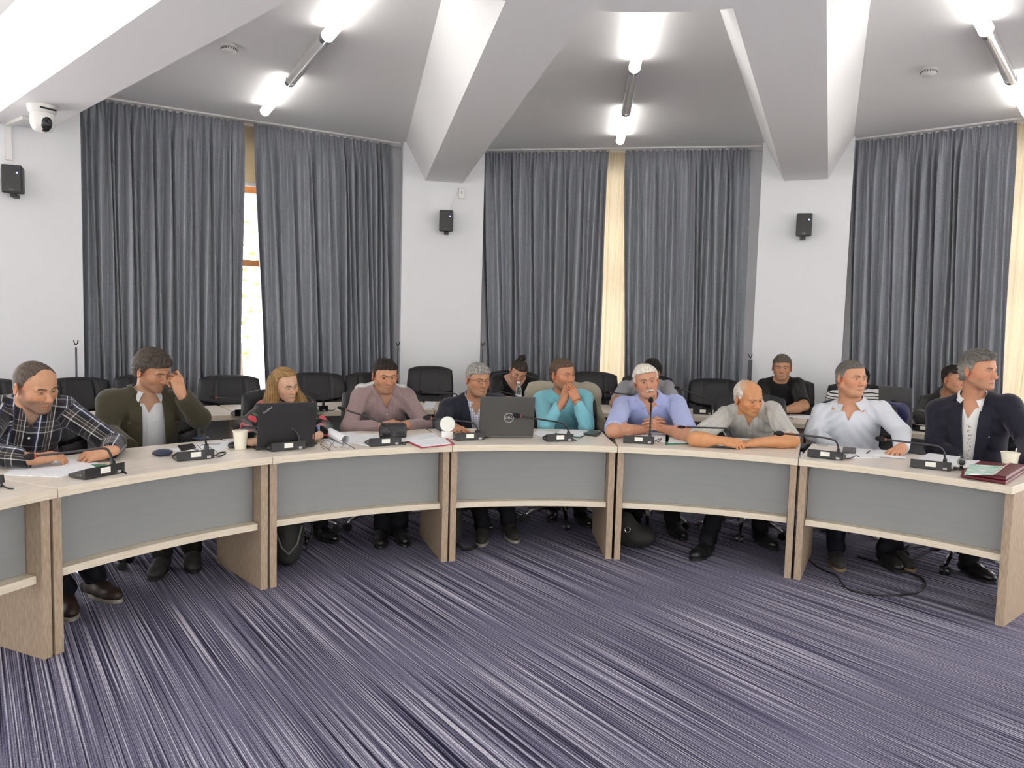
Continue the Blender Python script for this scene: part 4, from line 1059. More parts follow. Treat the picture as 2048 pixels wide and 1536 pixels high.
    if o.get('placket'):
        zt, zb = o['placket']; patch(fr, Fs, lambda u, v: ((u - .5) * .030 + o.get('px', 0) * (1 - v), zb + (zt - zb) * v), 4, 30, .003, o['mat'], root, 'placket', .002)
        z = zt - .03
        while z > zb + .03:
            c = on_chest(fr, Fs, o.get('px', 0) * (zb - z) / (zb - zt) if zb != zt else 0, z, .0045); b = MB(); rot = Vector((0, 0, 1)).rotation_difference(Vector(Y)).to_matrix()
            b.lathe([(0, 0), (.0058, 0), (.0058, .002), (0, .002)], c, 10, rot).build('button', o.get('bmat', M_button), root); z -= .085
    if o.get('pocket'):
        x0, z0 = o['pocket']; patch(fr, Fs, lambda u, v: (x0 + (u - .5) * .11, z0 + (v - .5) * .12), 8, 8, .0035, o['mat'], root, 'pocket', .002)
    # ---- jacket
    if jk:
        Fj = Field.uni(lo - .02, hi + .02, res); torso_ops(Fj, fr, .020, True, la, armpad=.017); wrinkles(Fj, fr, jk.get('wr', .0032), jk.get('seed', 4))
        for A, l in zip(fr.arms, la):
            c = A['E'] + (A['W'] - A['E']) * min(1, l - 1) * .93; cut_plane(Fj, c, A['W'] - A['E'], .085)
        hole(Fj, .020); zt, zb, w0, w1 = jk['open']; x0, xs = jk.get('x0', 0), jk.get('xs', 0)
        def fn(x, y, z):
            px, py, pz = x - M[0], y - M[1], z - M[2]; u = px * X[0] + py * X[1] + pz * X[2]; v = px * Z[0] + py * Z[1] + pz * Z[2]; w = px * Y[0] + py * Y[1] + pz * Y[2]
            t = np.clip((v - zb) / (zt - zb), -.6, 1.3); ww = w1 + (w0 - w1) * t
            return np.maximum(np.abs(u - x0 - xs * (1 - t)) - np.maximum(ww, -.01), -w + .01)
        Fj.op(fn, M - .6, M + .3, .004, 's', 0)
        Fsh = Field(*Fj.ax); 
        v, q = Fj.mesh(); made.append(np_obj('jacket', [(v, q)], jk['mat'], root, {'fab': fab_attr(v, fr)}))
        # lapels rest on the full jacket front, so drop them on an uncut copy
        Fu = Field.uni(lo - .02, hi + .02, .011); torso_ops(Fu, fr, .020, True, (1, 1), armpad=.017)
        for sg in (-1, 1):
            def lf(u, v):
                z = zb + (zt + .035 - zb) * v; t = (z - zb) / (zt - zb); ed = x0 + xs * (1 - t) + sg * (w1 + (w0 - w1) * t)
                lw = jk.get('lw', .075) * (min(1, v * 1.35)**.9); lw *= 1 if v < .80 else (.62 if v < .84 else .80)
                return (ed + sg * (lw * u - .004), z + .02 * u * (1 if v < .8 else -1) * v)
            patch(fr, Fu, lf, 6, 40, .016, jk['mat'], root, 'lapel', .005)
        def cf(u, v):
            ph = R(180 + (u - .5) * 250); A = A_n; fy = nrm(Y - (Y @ A) * A); fx = nrm(X - (X @ A) * A); f_ = abs(u - .5) * 2
            rr = rn + .020 + .030 * v + .012 * f_; hh = .030 - .035 * f_ - .050 * v * (1 - .1 * f_)
            return tuple(NB + A * hh + (fx * math.sin(ph) + fy * math.cos(ph)) * rr)
        mb = MB(); n, m = 30, 6; PP = np.array([[cf(i / n, j / m) for j in range(m + 1)] for i in range(n + 1)]).reshape(-1, 3)
        for _ in range(4):
            d = Fu.sample(PP); PP = PP + (A_n * .7 + 0 * Y) * np.maximum(.006 - d, 0)[:, None]
        PP = PP.reshape(n + 1, m + 1, 3); mb.grid(lambda u, v: tuple(PP[int(round(u * n))][int(round(v * m))]), n, m, thick=.004); c_ = mb.build('jacket_collar', jk['mat'], root, smooth=50)
        top = Fj
        if jk.get('pin'): 
            c = on_chest(fr, Fu, *jk['pin'], .012); MB().box(c, (.016, .016, .004), Vector((0, 0, 1)).rotation_difference(Vector(Y)).to_matrix() @ Matrix.Rotation(.5, 3, 'Z')).build('lapel_pin', MATS.get('pin') or mat('pin', (.75, .74, .7), .3, .6), root, bevel=.001)
        if jk.get('buttons'):
            for (bx, bz) in jk['buttons']:
                c = on_chest(fr, Fu, bx, bz, .004); MB().lathe([(0, 0), (.010, 0), (.010, .003), (0, .003)], c, 12, Vector((0, 0, 1)).rotation_difference(Vector(Y)).to_matrix()).build('button', M_blk, root)
    # ---- trousers and shoes
    tr = p.get('trousers', 'dark'); Mt = TROUSER[tr]; hr = nrm(np.array([Y[0], Y[1], 0])); xr = nrm(np.array([X[0], X[1], 0]))
    feet = p.get('feet'); hz = .013; pts = [PV]; legs = []
    for k, sg in enumerate((-1, 1)):
        hip = PV + xr * sg * .09 - V(0, 0, .02)
        if feet and feet[k] is not None: an = pt(('z', feet[k][0], feet[k][1] - 20, .09)); tdir = nrm(V(math.sin(R(feet[k][2])), -math.cos(R(feet[k][2])), 0))
        else: an = hip + hr * (.42 + .03 * sg) + xr * sg * .05; an[2] = .09; tdir = nrm(hr + .25 * sg * xr)
        kn = hip + (an - hip) * .5; f2 = nrm(np.array([an[0] - hip[0], an[1] - hip[1], 0]) + hr * .4); kn = hip + f2 * .41; kn[2] = .50
        kn = np.array([kn[0], kn[1], .50]); legs.append((hip, kn, an, tdir)); pts += [hip, kn, an]
    A = np.array(pts); Ft = Field.uni(A.min(0) - .14, A.max(0) + .14, hz); Ft.ell(PV, (.19, .15, .11), None, k=.04)
    for (hip, kn, an, td) in legs: Ft.cone(hip, kn, .090, .068, k=.03); Ft.cone(kn, an + V(0, 0, .01), .068, .058, k=.03)
    Ft.op(lambda x, y, z: .004 * np.sin(70 * z + 30 * x) + 0 * y, A.min(0), A.max(0), 0, 'a')
    v, q = Ft.mesh(); made.append(np_obj('trousers', [(v, q)], Mt, root, {'fab': v * 1.0}))
    if not p.get('noshoes'):
        for (hip, kn, an, td) in legs:
            xs_ = np.array([td[1], -td[0], 0]); Es = np.stack([xs_, td, V(0, 0, 1)]); Fz = Field.uni(an - .22, an + .22, .007); b0 = np.array([an[0], an[1], 0])
            Fz.cone(b0 - td * .035 + V(0, 0, .045), b0 + td * .06 + V(0, 0, .048), .040, .046, k=.02); Fz.ell(b0 + td * .125 + V(0, 0, .036), (.047, .085, .040), Es, k=.03); Fz.cone(an - V(0, 0, .03), an + V(0, 0, .01), .046, .046, k=.02)
            Fz.op(lambda x, y, z: (.012 - z) + 0 * x + 0 * y, b0 - .25, b0 + .25, .006, 's') if False else None
            lo_ = Fz.sub(b0 - 1, b0 + 1); Zg = Fz.ax[2][None, None, :]; Fz.F = np.maximum(Fz.F, .004 - Zg)
            v, q = Fz.mesh(); sh = np_obj('shoe', [(v, q)], SHOE[p.get('shoe', 'black')], root); made.append(sh)
            so = MB(); n = 24; out = []
            for i in range(n):
                t = 2 * PI * i / n; yy = math.cos(t); xx = math.sin(t); c = b0 + td * (.062 + yy * (.152 if yy > 0 else .118)) + xs_ * xx * (.051 if yy > 0 else .043) * (1 + .1 * yy)
                out.append((c[0], c[1]))
            so.prism(out, .0, .020).build('sole', SOLE[p.get('sole', 'black')], root, bevel=.004)
    # everything above was laid out in hall coordinates: hang it on the root at the feet
    for ob in kids(root): ob.matrix_parent_inverse = inv
    fr.root, fr.H, fr.E, fr.s, fr.Fs, fr.top, fr.inv = root, H, E, s, Fs, top, inv
    return fr
def attach(fr, ob): ob.parent = fr.root; ob.matrix_parent_inverse = fr.inv; return ob
TROUSER = {'dark': fabric('dark_trousers', (.006, .006, .008), sheen=0), 'navy': fabric('navy_trousers', (.006, .007, .014), sheen=0), 'brown': fabric('brown_trousers', (.014, .012, .010), sheen=0)}
SHOE = {'black': mat('black_shoe', (.012, .012, .012), .3), 'brown': mat('brown_shoe', (.03, .016, .010), .55), 'grey': mat('grey_shoe', (.025, .024, .022), .7), 'suede': mat('suede_shoe', (.022, .019, .016), .8)}
SOLE = {'black': mat('black_sole', (.01, .01, .01), .6), 'tan': mat('tan_sole', (.24, .17, .10), .6), 'white': mat('cream_sole', (.25, .23, .19), .6)}
# ================================================================= THE PEOPLE
W_, K_ = (.80, .80, .82), (.010, .010, .014)
F_mauve = fabric('mauve_shirt', (.30, .215, .215), stripes_u=(.012, [(0, (.31, .225, .22)), (.5, (.27, .185, .185))]))
F_plaid = fabric('plaid_shirt', K_, stripes_u=(.125, [(0, K_), (.16, (.02, .025, .09)), (.27, W_), (.325, (.02, .025, .08)), (.40, K_), (.53, (.35, .33, .32)), (.555, (.05, .04, .035)), (.64, (.45, .43, .42)), (.66, (.05, .04, .035)), (.76, (.7, .7, .7)), (.80, K_)]),
                 stripes_v=(.125, [(0, K_), (.30, (.55, .55, .55)), (.345, (.05, .045, .04)), (.52, (.30, .29, .28)), (.55, K_), (.72, (.35, .34, .33)), (.75, K_)]))
F_olive = fabric('olive_jacket_cloth', (.052, .046, .026), .85)
F_lgrey = fabric('pale_grey_shirt', (.60, .60, .62), stripes_u=(.006, [(0, (.61, .61, .63)), (.5, (.585, .585, .61))]))
F_floral = fabric('floral_blouse', (.009, .009, .010), floral=True)
F_navyj = fabric('navy_jacket_cloth', (.017, .019, .033), .8)
F_ging = fabric('checked_shirt', (.8, .8, .82), stripes_u=(.017, [(0, (.78, .78, .82)), (.62, (.20, .22, .38))]), stripes_v=(.017, [(0, (.78, .78, .82)), (.7, (.25, .27, .42))]))
F_turq = fabric('turquoise_shirt', (.20, .50, .58))
F_lblue = fabric('light_blue_shirt', (.40, .46, .76))
F_beige = fabric('grey_beige_shirt', (.49, .48, .44), stripes_u=(.04, [(0, (.52, .51, .47)), (.5, (.46, .455, .42)), (.75, (.52, .51, .48))]))
F_pale = fabric('pale_blue_grey_shirt', (.66, .69, .75))
F_suit = fabric('navy_suit_cloth', (.011, .011, .022), .75)
F_whites = fabric('white_shirt', (.82, .82, .80))
F_black = fabric('black_top', (.008, .008, .009))
F_tee = fabric('grey_tee', (.36, .37, .40))
F_strip = fabric('striped_top', W_, stripes_v=(.024, [(0, (.85, .85, .83)), (.70, (.015, .015, .015))]))
F_dark = fabric('charcoal_jacket_cloth', (.020, .020, .020))

def inh(fr, x, y, z): return fr.H + fr.s * (x * fr.E[0] + y * fr.E[1] + z * fr.E[2])
def tube_part(fr, pts, r, name, m, n=8): return attach(fr, MB().tube([Vector(p) for p in pts], r, n).build(name, m, smooth=60))

def p_mauve():
    return person(dict(label='man in a mauve shirt with dark hair, hands folded on the desk', head=(770, 751, 3.66, 17, 9, 0), hs=.99,
        shA=(708, 780, 3.74), shB=(828, 780, 3.74), g=1.05, gw=1.08, gb=1.1, lean=.18,
        armA=dict(el=(697, 856, 3.52), wr=(761, 853, 3.38), r=(.055, .047, .034), hand=dict(to=(800, 845, 3.32), N=(0.1, -.5, .9), curl=[(35, 35, 20)] * 4, thumb=(30, 20, 10))),
        armB=dict(el=(850, 853, 3.52), wr=(814, 850, 3.40), r=(.055, .047, .034), hand=dict(to=(776, 856, 3.35), N=(0, -.6, .8), curl=[(25, 40, 20)] * 4)),
        outfit=dict(mat=F_mauve, sleeve=(2, 2), v=(-.060, .5), collar=dict(spread=24), placket=(-.06, -.5), seed=3),
        face=dict(skin=(0.490, 0.244, 0.137), fat=1, beard=((.14, .095, .075), .45), brow=(.025, .016, .012), gaze=(-.25, -.1), hair=dict(c1=(.008, .006, .005), c2=(.030, .021, .016), t=.010, fz=.058, tz=.036, slant=-.5, burn=.012)),
        feet=[(765, 1075, 5), (800, 1072, 20)]))
def p_plaid():
    return person(dict(label='bald man with a short grey beard in a dark plaid shirt, far left', head=(71, 772, 3.50, 36, 18, -5), hs=1.07,
        shA=(-18, 798, 3.66), shB=(150, 800, 3.50), g=1.15, gw=1.12, gb=1.2, lean=.20, neck=1.08,
        armA=dict(el=(-52, 905, 3.40), wr=('z', 66, 918, .795), r=(.062, .052, .036), hand=dict(to=('z', 150, 906, .80), N=(.1, -.25, 1), curl=[(15, 30, 15), (25, 35, 20), (30, 35, 20), (30, 35, 20)], thumb=(25, 10, 10))),
        armB=dict(el=(229, 888, 3.35), wr=('z', 219, 903, .80), r=(.062, .050, .036), hand=dict(to=('z', 172, 913, .78), N=(.3, -.5, .9), curl=[(35, 45, 25)] * 4)),
        outfit=dict(mat=F_plaid, sleeve=(2, 2), v=(-.075, .5), collar=dict(spread=22), placket=(-.08, -.5), seed=5, wr=.003),
        face=dict(skin=(0.510, 0.271, 0.158), beard=((.11, .09, .08), .72), brow=(.02, .014, .01), gaze=(0, -.5), open=.6, nose=1.15, stubblehair=((.10, .075, .06), .55, .060), balding=1.0, hairfront=.05, hair=dict(c1=(.045, .034, .028), c2=(.12, .09, .07), t=.0030, top=.4, fz=.082, tz=.036, burn=.012, rough=.0006, bald=((0, .085, .070), (.060, .052, .045)))),
        feet=[(128, 1203, 40), (190, 1178, 62)], shoe='brown', sole='white'))
def p_olive():
    fr = person(dict(label='man in an olive jacket rubbing his forehead, looking down', head=(305, 741, 3.76, 48, 20, -6), hs=1.02,
        shA=(204, 786, 3.86), shB=(378, 790, 3.78), g=1.1, gw=1.05, gb=1.15, lean=.14,
        armA=dict(el=(212, 866, 3.78), wr=(262, 898, 3.5), r=(.058, .050, .036)),
        armB=dict(el=(399, 836, 3.66), wr=(362, 787, 3.60), r=(.060, .052, .036), hand=dict(s=1.08, to=(347, 742, 3.645), Nto=(420, 775, 3.35), curl=[(25, 60, 30), (55, 75, 40), (70, 80, 40), (75, 80, 40)], thumb=(15, 5, 5), side=-1)),
        outfit=dict(mat=F_lgrey, v=(-.05, .5), collar=dict(spread=26), placket=(-.05, -.52), px=.03, seed=7, jacket=dict(mat=F_olive, open=(-.03, -.50, .066, .085), x0=.015, xs=.05, lw=.085, pin=(-.115, -.10), seed=9)),
        face=dict(skin=(0.461, 0.240, 0.137), beard=((.15, .11, .09), .3), brow=(.05, .035, .025), gaze=(.1, -.6), open=.5, nose=1.15, hair=dict(c1=(.022, .016, .012), c2=(.075, .058, .045), t=.016, top=1.5, fz=.056, tz=.034, rough=.0038, freq=130, slant=-.3)),
        feet=[(325, 1130, 10), (385, 1118, 25)], trousers='brown', shoe='grey', sole='black'))
    return fr
def p_blonde():
    fr = person(dict(label='woman with long blonde hair in a black floral blouse behind a laptop', head=(570, 769, 3.74, 36, 13, -9), hs=.93,
        shA=(515, 805, 3.84), shB=(626, 797, 3.84), g=.95, gw=.95, lean=.14, neck=.9,
        armA=dict(el=(486, 856, 3.62), wr=('z', 505, 884, .785), r=(.048, .042, .028), hand=dict(to=('z', 545, 884, .78), N=(0, 0, 1))),
        armB=dict(el=(650, 860, 3.55), wr=('z', 636, 872, .785), r=(.048, .042, .028), hand=dict(to=('z', 605, 880, .78), N=(0, 0, 1))),
        outfit=dict(mat=F_floral, name='blouse', sleeve=(2, 1.82), v=(-.075, .35), bell=.020, wr=.005, seed=11),
        face=dict(skin=(0.588, 0.362, 0.241), brow=(.06, .04, .025), gaze=(.2, -.4), open=.75, nose=.88, jaw=.9, w=1.04, lip=(.36, .13, .11), cheek=1.0, hair=dict(c1=(.17, .095, .035), c2=(.38, .24, .105), fade=0, t=.013, fz=.090, tz=.066, nape=-.13, rough=.0012, freq=160, burn=.05)),
        trousers='dark', feet=[None, None], shoe='black'))
    o, E, s = fr.H, fr.E, fr.s; T = lambda x, y, z: o + s * (x * E[0] + y * E[1] + z * E[2])
    F = Field.uni(o - np.array([.24, .24, .42]), o + np.array([.24, .24, .17]), .0042)
    dn = V(0, 0, -1)
    a0 = T(-.066, -.035, .03); a1 = T(-.085, -.02, -.06); a2 = np.array(at_r(541, 806, 3.72)); a3 = np.array(at_r(536, 842, 3.66))
    F.ell(T(0, -.05, .02), np.array((.088, .075, .10)) * s, E, k=.02)
    for (p, q, r1, r2) in ((a0, a1, .036, .040), (a1, a2, .040, .040), (a2, a3, .040, .030), (a2 + V(-.03, .03, 0), np.array(at_r(519, 826, 3.78)), .034, .022), (T(-.05, -.07, .0), a2 + V(-.01, .05, 0), .045, .045)): F.cone(p, q, r1, r2, k=.03)
    b1 = T(.076, -.02, -.05); b2 = np.array(at_r(601, 806, 3.72)); b3 = np.array(at_r(594, 818, 3.66))
    for (p, q, r1, r2) in ((T(.066, -.04, .03), b1, .030, .032), (b1, b2, .032, .036), (b2, b3, .036, .022), (T(.05, -.07, 0), b2 + V(0, .04, .0), .04, .04)): F.cone(p, q, r1, r2, k=.03)
    X, Y, Z = [F.ax[i].reshape([-1 if j == i else 1 for j in range(3)]) - o[i] for i in range(3)]
    lx, ly, lz = [(X * E[i][0] + Y * E[i][1] + Z * E[i][2]) / s for i in range(3)]
    F.F += .0018 * np.sin(210 * lx + 1.5 * np.sin(lz * 18) + 60 * ly) + .0016 * np.sin(260 * ly + 1.5 * np.sin(lz * 21) + 50 * lx)
    # keep the face clear
    F.cone(T(.012, .040, .022), T(.012, .16, .024), .066 * s, .082 * s, k=.006, mode='s'); F.cone(T(.012, .050, -.055), T(.012, .18, -.065), .058 * s, .07 * s, k=.006, mode='s')
    v, q = F.mesh(); L_ = ((v - o) @ E.T) / s; n = .5 + .5 * np.sin(L_[:, 0] * 300 + L_[:, 1] * 220 + 2 * np.sin(L_[:, 2] * 18)); k = np.clip(.6 * n + .4 * (.5 + .5 * wob(L_.T, 60, 4)), 0, 1)[:, None]
    C = V(.12, .065, .022) * (1 - k) + V(.33, .195, .075) * k
    attach(fr, np_obj('long_hair', [(v, q)], M_hair, None, {'col': np.concatenate([C, np.ones((len(C), 1))], 1)}))
    A = nrm(inh(fr, 0, -.03, -.05) - (fr.M + .05 * fr.Z)); c = fr.M + .05 * fr.Z + A * .035; e1 = nrm(fr.X - (fr.X @ A) * A); e2 = np.cross(A, e1)
    attach(fr, MB().lathe([(.054, -.011), (.0565, -.010), (.0565, .010), (.054, .011)], c, 28, Matrix([e1, e2, A]).transposed()).build('choker', mat('black_choker', (.01, .01, .01), .7), smooth=40))
    return fr
def p_glasses():
    fr = person(dict(label='grey-haired man with glasses in a navy jacket behind the silver-logo laptop', head=(956, 758, 3.72, 28, 8, 0), hs=.99,
        shA=(886, 803, 3.82), shB=(1012, 795, 3.82), g=1.1, gw=1.08, gb=1.15, lean=.14, neck=1.08,
        armA=dict(el=(877, 858, 3.66), wr=('z', 903, 852, .81), r=(.056, .050, .034), hand=dict(to=('z', 926, 864, .785), N=(-.1, -.35, 1), curl=[(10, 25, 15), (10, 25, 15), (15, 30, 15), (15, 30, 15)], spread=[10, 3, -5, -14], thumb=(40, 10, 5))),
        armB=dict(el=(1012, 858, 3.62), wr=(1002, 862, 3.52), r=(.056, .050, .034), hand=dict(to=(990, 866, 3.38), N=(0, 0, 1))),
        outfit=dict(mat=F_ging, v=(-.05, .45), collar=dict(spread=20), placket=(-.05, -.5), seed=13, jacket=dict(mat=F_navyj, open=(-.03, -.46, .066, .022), x0=.012, xs=.0, lw=.08, seed=14)),
        face=dict(skin=(0.451, 0.231, 0.129), fat=1, jaw=1.12, beard=((.18, .14, .12), .25), brow=(.06, .05, .045), gaze=(0, -.5), open=.6, nose=1.2, ear=1.1, hair=dict(c1=(.13, .125, .115), c2=(.38, .37, .34), t=.010, fz=.056, tz=.036, slant=.4, rough=.0028)),
        feet=[(965, 1072, 0), (1018, 1066, 15)], shoe='suede', sole='white'))
    g = MB()
    for q in (-1, 1):
        pts = [inh(fr, q * .0335 + .023 * math.cos(t), .1035 - .004 * abs(math.cos(t)), -.003 + (.014 if math.sin(t) < 0 else .013) * math.sin(t)) for t in [2 * PI * k / 20 for k in range(21)]]
        g.tube(pts, .0011, 6)
        g.tube([inh(fr, q * .056, .101, .004), inh(fr, q * .080, .075, .006), inh(fr, q * .088, -.005, .006), inh(fr, q * .088, -.03, -.01)], .0016, 6)
    g.tube([inh(fr, -.0105, .104, .001), inh(fr, 0, .107, .004), inh(fr, .0105, .104, .001)], .0012, 6)
    attach(fr, g.build('glasses', mat('glasses_frame', (.05, .035, .025), .3), smooth=60))
    return fr
def p_turq():
    fr = person(dict(label='man in a turquoise shirt with both hands clasped before his mouth', head=(1125, 749, 3.72, 44, 2, -3), hs=.99,
        shA=(1071, 786, 3.80), shB=(1183, 784, 3.78), g=1.05, lean=.16,
        armA=dict(el=(1092, 852, 3.48), wr=(1125, 803, 3.54), r=(.054, .048, .031), hand=dict(to=(1136, 772, 3.58), N=(-.7, -.6, .1), curl=[(10, 40, 25), (12, 40, 25), (15, 40, 25), (18, 40, 25)], thumb=(15, 10, 5))),
        armB=dict(el=(1173, 852, 3.46), wr=(1154, 803, 3.50), r=(.054, .048, .031), hand=dict(to=(1141, 773, 3.54), N=(.45, -1, .2), curl=[(30, 35, 12), (34, 35, 12), (38, 35, 15), (40, 35, 15)], thumb=(15, 10, 5))),
        outfit=dict(mat=F_turq, sleeve=(2, 2), v=(-.06, .5), collar=dict(spread=22), placket=(-.06, -.5), px=.02, seed=17, wr=.0045),
        face=dict(skin=(0.490, 0.226, 0.124), beard=((.17, .12, .09), .3), brow=(.10, .06, .04), gaze=(.15, 0), nose=1.05, hair=dict(c1=(.055, .035, .022), c2=(.13, .085, .055), t=.008, fz=.066, tz=.05, temple=1.2, slant=.2)),
        feet=[(1105, 1030, -5), (1160, 1040, 20)]))
    b = fr.arms[1]; d = nrm(np.array(at_r(1141, 773, 3.54)) - b['W']); c = b['W'] + d * .006; e1 = nrm(np.cross(d, V(0, 1, .3))); e2 = np.cross(d, e1)
    pts = [c + .034 * (math.cos(t) * e1 + math.sin(t) * e2) for t in [2 * PI * k / 24 for k in range(25)]]
    tube_part(fr, pts, .0022, 'bracelet', mat('red_cord', (.20, .03, .02), .6), 6)
    return fr
def p_white():
    fr = person(dict(label='white-haired man with a white moustache in a light blue short-sleeved shirt', head=(1292, 762, 3.60, 10, 0, -12), hs=1.0,
        shA=(1232, 799, 3.70), shB=(1367, 796, 3.70), g=1.2, gw=1.2, gb=1.3, lean=.20, neck=1.05,
        armA=dict(el=('z', 1226, 862, .80), wr=(1288, 859, 3.29), r=(.058, .048, .032), bare=1, hand=dict(to=(1314, 845, 3.24), N=(-.5, -.7, .5), curl=[(30, 40, 20), (34, 40, 20), (38, 42, 20), (42, 45, 20)], spread=[8, 2, -4, -10], thumb=(30, 5, 5))),
        armB=dict(el=('z', 1379, 870, .80), wr=(1328, 858, 3.29), r=(.058, .048, .032), bare=1, hand=dict(to=(1302, 846, 3.22), N=(.4, -.8, .5), curl=[(30, 40, 20), (34, 40, 20), (38, 42, 20), (42, 45, 20)], spread=[8, 2, -4, -10], thumb=(30, 5, 5))),
        outfit=dict(mat=F_lblue, sleeve=(.94, .94), armpad=.016, v=(-.050, .42), collar=dict(spread=22, length=.075), placket=(-.06, -.45), pocket=(.085, -.20), seed=19, wr=.0045),
        face=dict(skin=(0.539, 0.271, 0.166), fat=1, brow=(.16, .11, .08), browup=.002, gaze=(-.1, .05), nose=1.15, jaw=1.05, frown=.004, hair=dict(c1=(.55, .50, .42), c2=(.82, .78, .70), t=.014, fz=.066, tz=.048, temple=1.1, rough=.004, nape=-.06)),
        feet=[(1270, 1050, 0), (1345, 1062, 15)]))
    m = MB(); rnd = random.Random(3)
    for q in (-1, 1):
        for i in range(7):
            x = q * (.003 + .0032 * i); z = -.060 - .0003 * i * i * .35
            m.tube([inh(fr, x, .1005 - .0006 * i, z + .003), inh(fr, x + q * .003, .104 - .0010 * i, z - .002), inh(fr, x + q * .006, .1015 - .0012 * i, z - .008 - .0004 * i)], [.0024, .0030, .0014], 6)
    attach(fr, m.build('moustache', mat('white_moustache', (.66, .62, .55), .7), smooth=60))
    return fr
def p_old():
    fr = person(dict(label='bald old man in a grey short-sleeved shirt leaning on the desk', head=(1497, 795, 3.52, 40, 14, -8), hs=1.03,
        shA=(1440, 818, 3.62), shB=(1561, 811, 3.60), g=1.1, gw=1.1, gb=1.15, lean=.26, neck=.98,
        armA=dict(el=('z', 1388, 878, .80), wr=('z', 1447, 882, .795), r=(.056, .044, .030), bare=1, hand=dict(to=('z', 1482, 888, .785), N=(-.1, -.5, .9), curl=[(45, 50, 25), (50, 55, 30), (55, 60, 30), (60, 60, 30)], thumb=(25, 10, 10))),
        armB=dict(el=('z', 1585, 882, .795), wr=('z', 1512, 885, .785), r=(.056, .044, .030), bare=1, hand=dict(to=('z', 1474, 890, .768), N=(0, -.15, 1), curl=[(8, 12, 8)] * 4, spread=[8, 3, -4, -12], thumb=(35, 5, 5))),
        outfit=dict(mat=F_beige, sleeve=(.93, .92), armpad=.014, v=(-.05, .45), collar=dict(spread=22, length=.075), placket=(-.055, -.42), px=.01, seed=23, wr=.005),
        face=dict(skin=(0.569, 0.271, 0.124), brow=(.45, .36, .28), browamt=.5, gaze=(.1, .1), open=.75, nose=1.25, ear=1.25, fold=1.4, jaw=.98, frown=.004, stubblehair=((.55, .45, .36), .55, .050), balding=1.6, hairfront=.03, hair=dict(c1=(.50, .44, .37), c2=(.75, .69, .60), t=.008, top=.4, fz=.12, tz=.03, burn=.014, rough=.003, bald=((0, .045, .085), (.080, .115, .062)))),
        feet=[(1415, 1103, -42), (1520, 1080, 15)]))
    return fr
def p_pale():
    fr = person(dict(label='heavy man with short grey hair in a pale blue-grey long-sleeved shirt', head=(1702, 756, 3.80, 42, 0, 0), hs=1.04,
        shA=(1630, 810, 3.86), shB=(1778, 807, 3.84), g=1.25, gw=1.2, gb=1.35, lean=.12, neck=1.2,
        armA=dict(el=(1627, 868, 3.74), wr=(1668, 896, 3.48), r=(.062, .054, .038)),
        armB=dict(el=(1803, 866, 3.66), wr=('z', 1803, 896, .79), r=(.062, .052, .038), hand=dict(to=('z', 1788, 908, .765), N=(.1, -.2, 1), curl=[(20, 25, 15)] * 4)),
        outfit=dict(mat=F_pale, sleeve=(2, 2), v=(-.050, .42), collar=dict(spread=26, length=.07), placket=(-.06, -.55), seed=29, wr=.005),
        face=dict(skin=(0.569, 0.289, 0.170), fat=1, jaw=1.15, cheek=1.1, brow=(.13, .085, .06), gaze=(.25, 0), nose=1.0, frown=.004, hair=dict(c1=(.075, .068, .06), c2=(.24, .22, .20), t=.0055, fz=.070, tz=.046, rough=.0016, greyside=1, temple=1.2)),
        feet=[(1672, 1118, -15), (1790, 1118, 5)], shoe='grey', sole='tan', trousers='navy'))
    return fr
def p_suit():
    fr = person(dict(label='man with wavy grey hair in a navy suit and white shirt, far right', head=(1957, 741, 3.72, 56, 0, -2), hs=1.03,
        shA=(1862, 804, 3.82), shB=(2036, 797, 3.78), g=1.1, gw=1.05, gb=1.12, lean=.12, neck=1.05,
        armA=dict(el=(1872, 893, 3.74), wr=(1935, 928, 3.62), r=(.060, .052, .036)),
        armB=dict(el=(2058, 884, 3.70), wr=(2060, 930, 3.45), r=(.060, .052, .036)),
        outfit=dict(mat=F_whites, v=(-.06, .5), collar=dict(spread=26, length=.07, stand=.036), placket=(-.06, -.5), px=.0, seed=31, jacket=dict(mat=F_suit, open=(-.03, -.47, .052, .020), x0=.020, xs=.015, lw=.085, pin=(.125, -.155), buttons=[(-.005, -.44)], seed=33)),
        face=dict(skin=(0.539, 0.262, 0.153), beard=((.20, .15, .12), .18), brow=(.08, .06, .045), gaze=(.3, 0), nose=1.15, fold=1.3, frown=.003, jaw=1.0, hair=dict(c1=(.06, .056, .05), c2=(.30, .28, .25), t=.010, top=1.9, fz=.066, tz=.048, rough=.0055, freq=75, greyside=1, blobs=[((.01, .060, .100), (.045, .035, .020))])),
        feet=[(1770, 1120, 0), (1938, 1140, 12)]))
    mb_e = MB(); rnd = random.Random(5)
    for i in range(15):
        z = -.10 - .026 * i
        for q in (-1, 0, 1):
            if rnd.random() < .25: continue
            c = on_chest(fr, fr.Fs, .018 + .012 * (-z - .05) / .4 + q * .008 + rnd.uniform(-.003, .003), z + rnd.uniform(-.006, .006), .0062)
            mb_e.ball(c, (rnd.uniform(.0025, .005), .0018, rnd.uniform(.0025, .006)), 8, 5)
    o = attach(fr, mb_e.build('embroidery', mat('brown_embroidery', (.42, .26, .09), .8), smooth=60)); o['kind'] = 'stuff'
    return fr
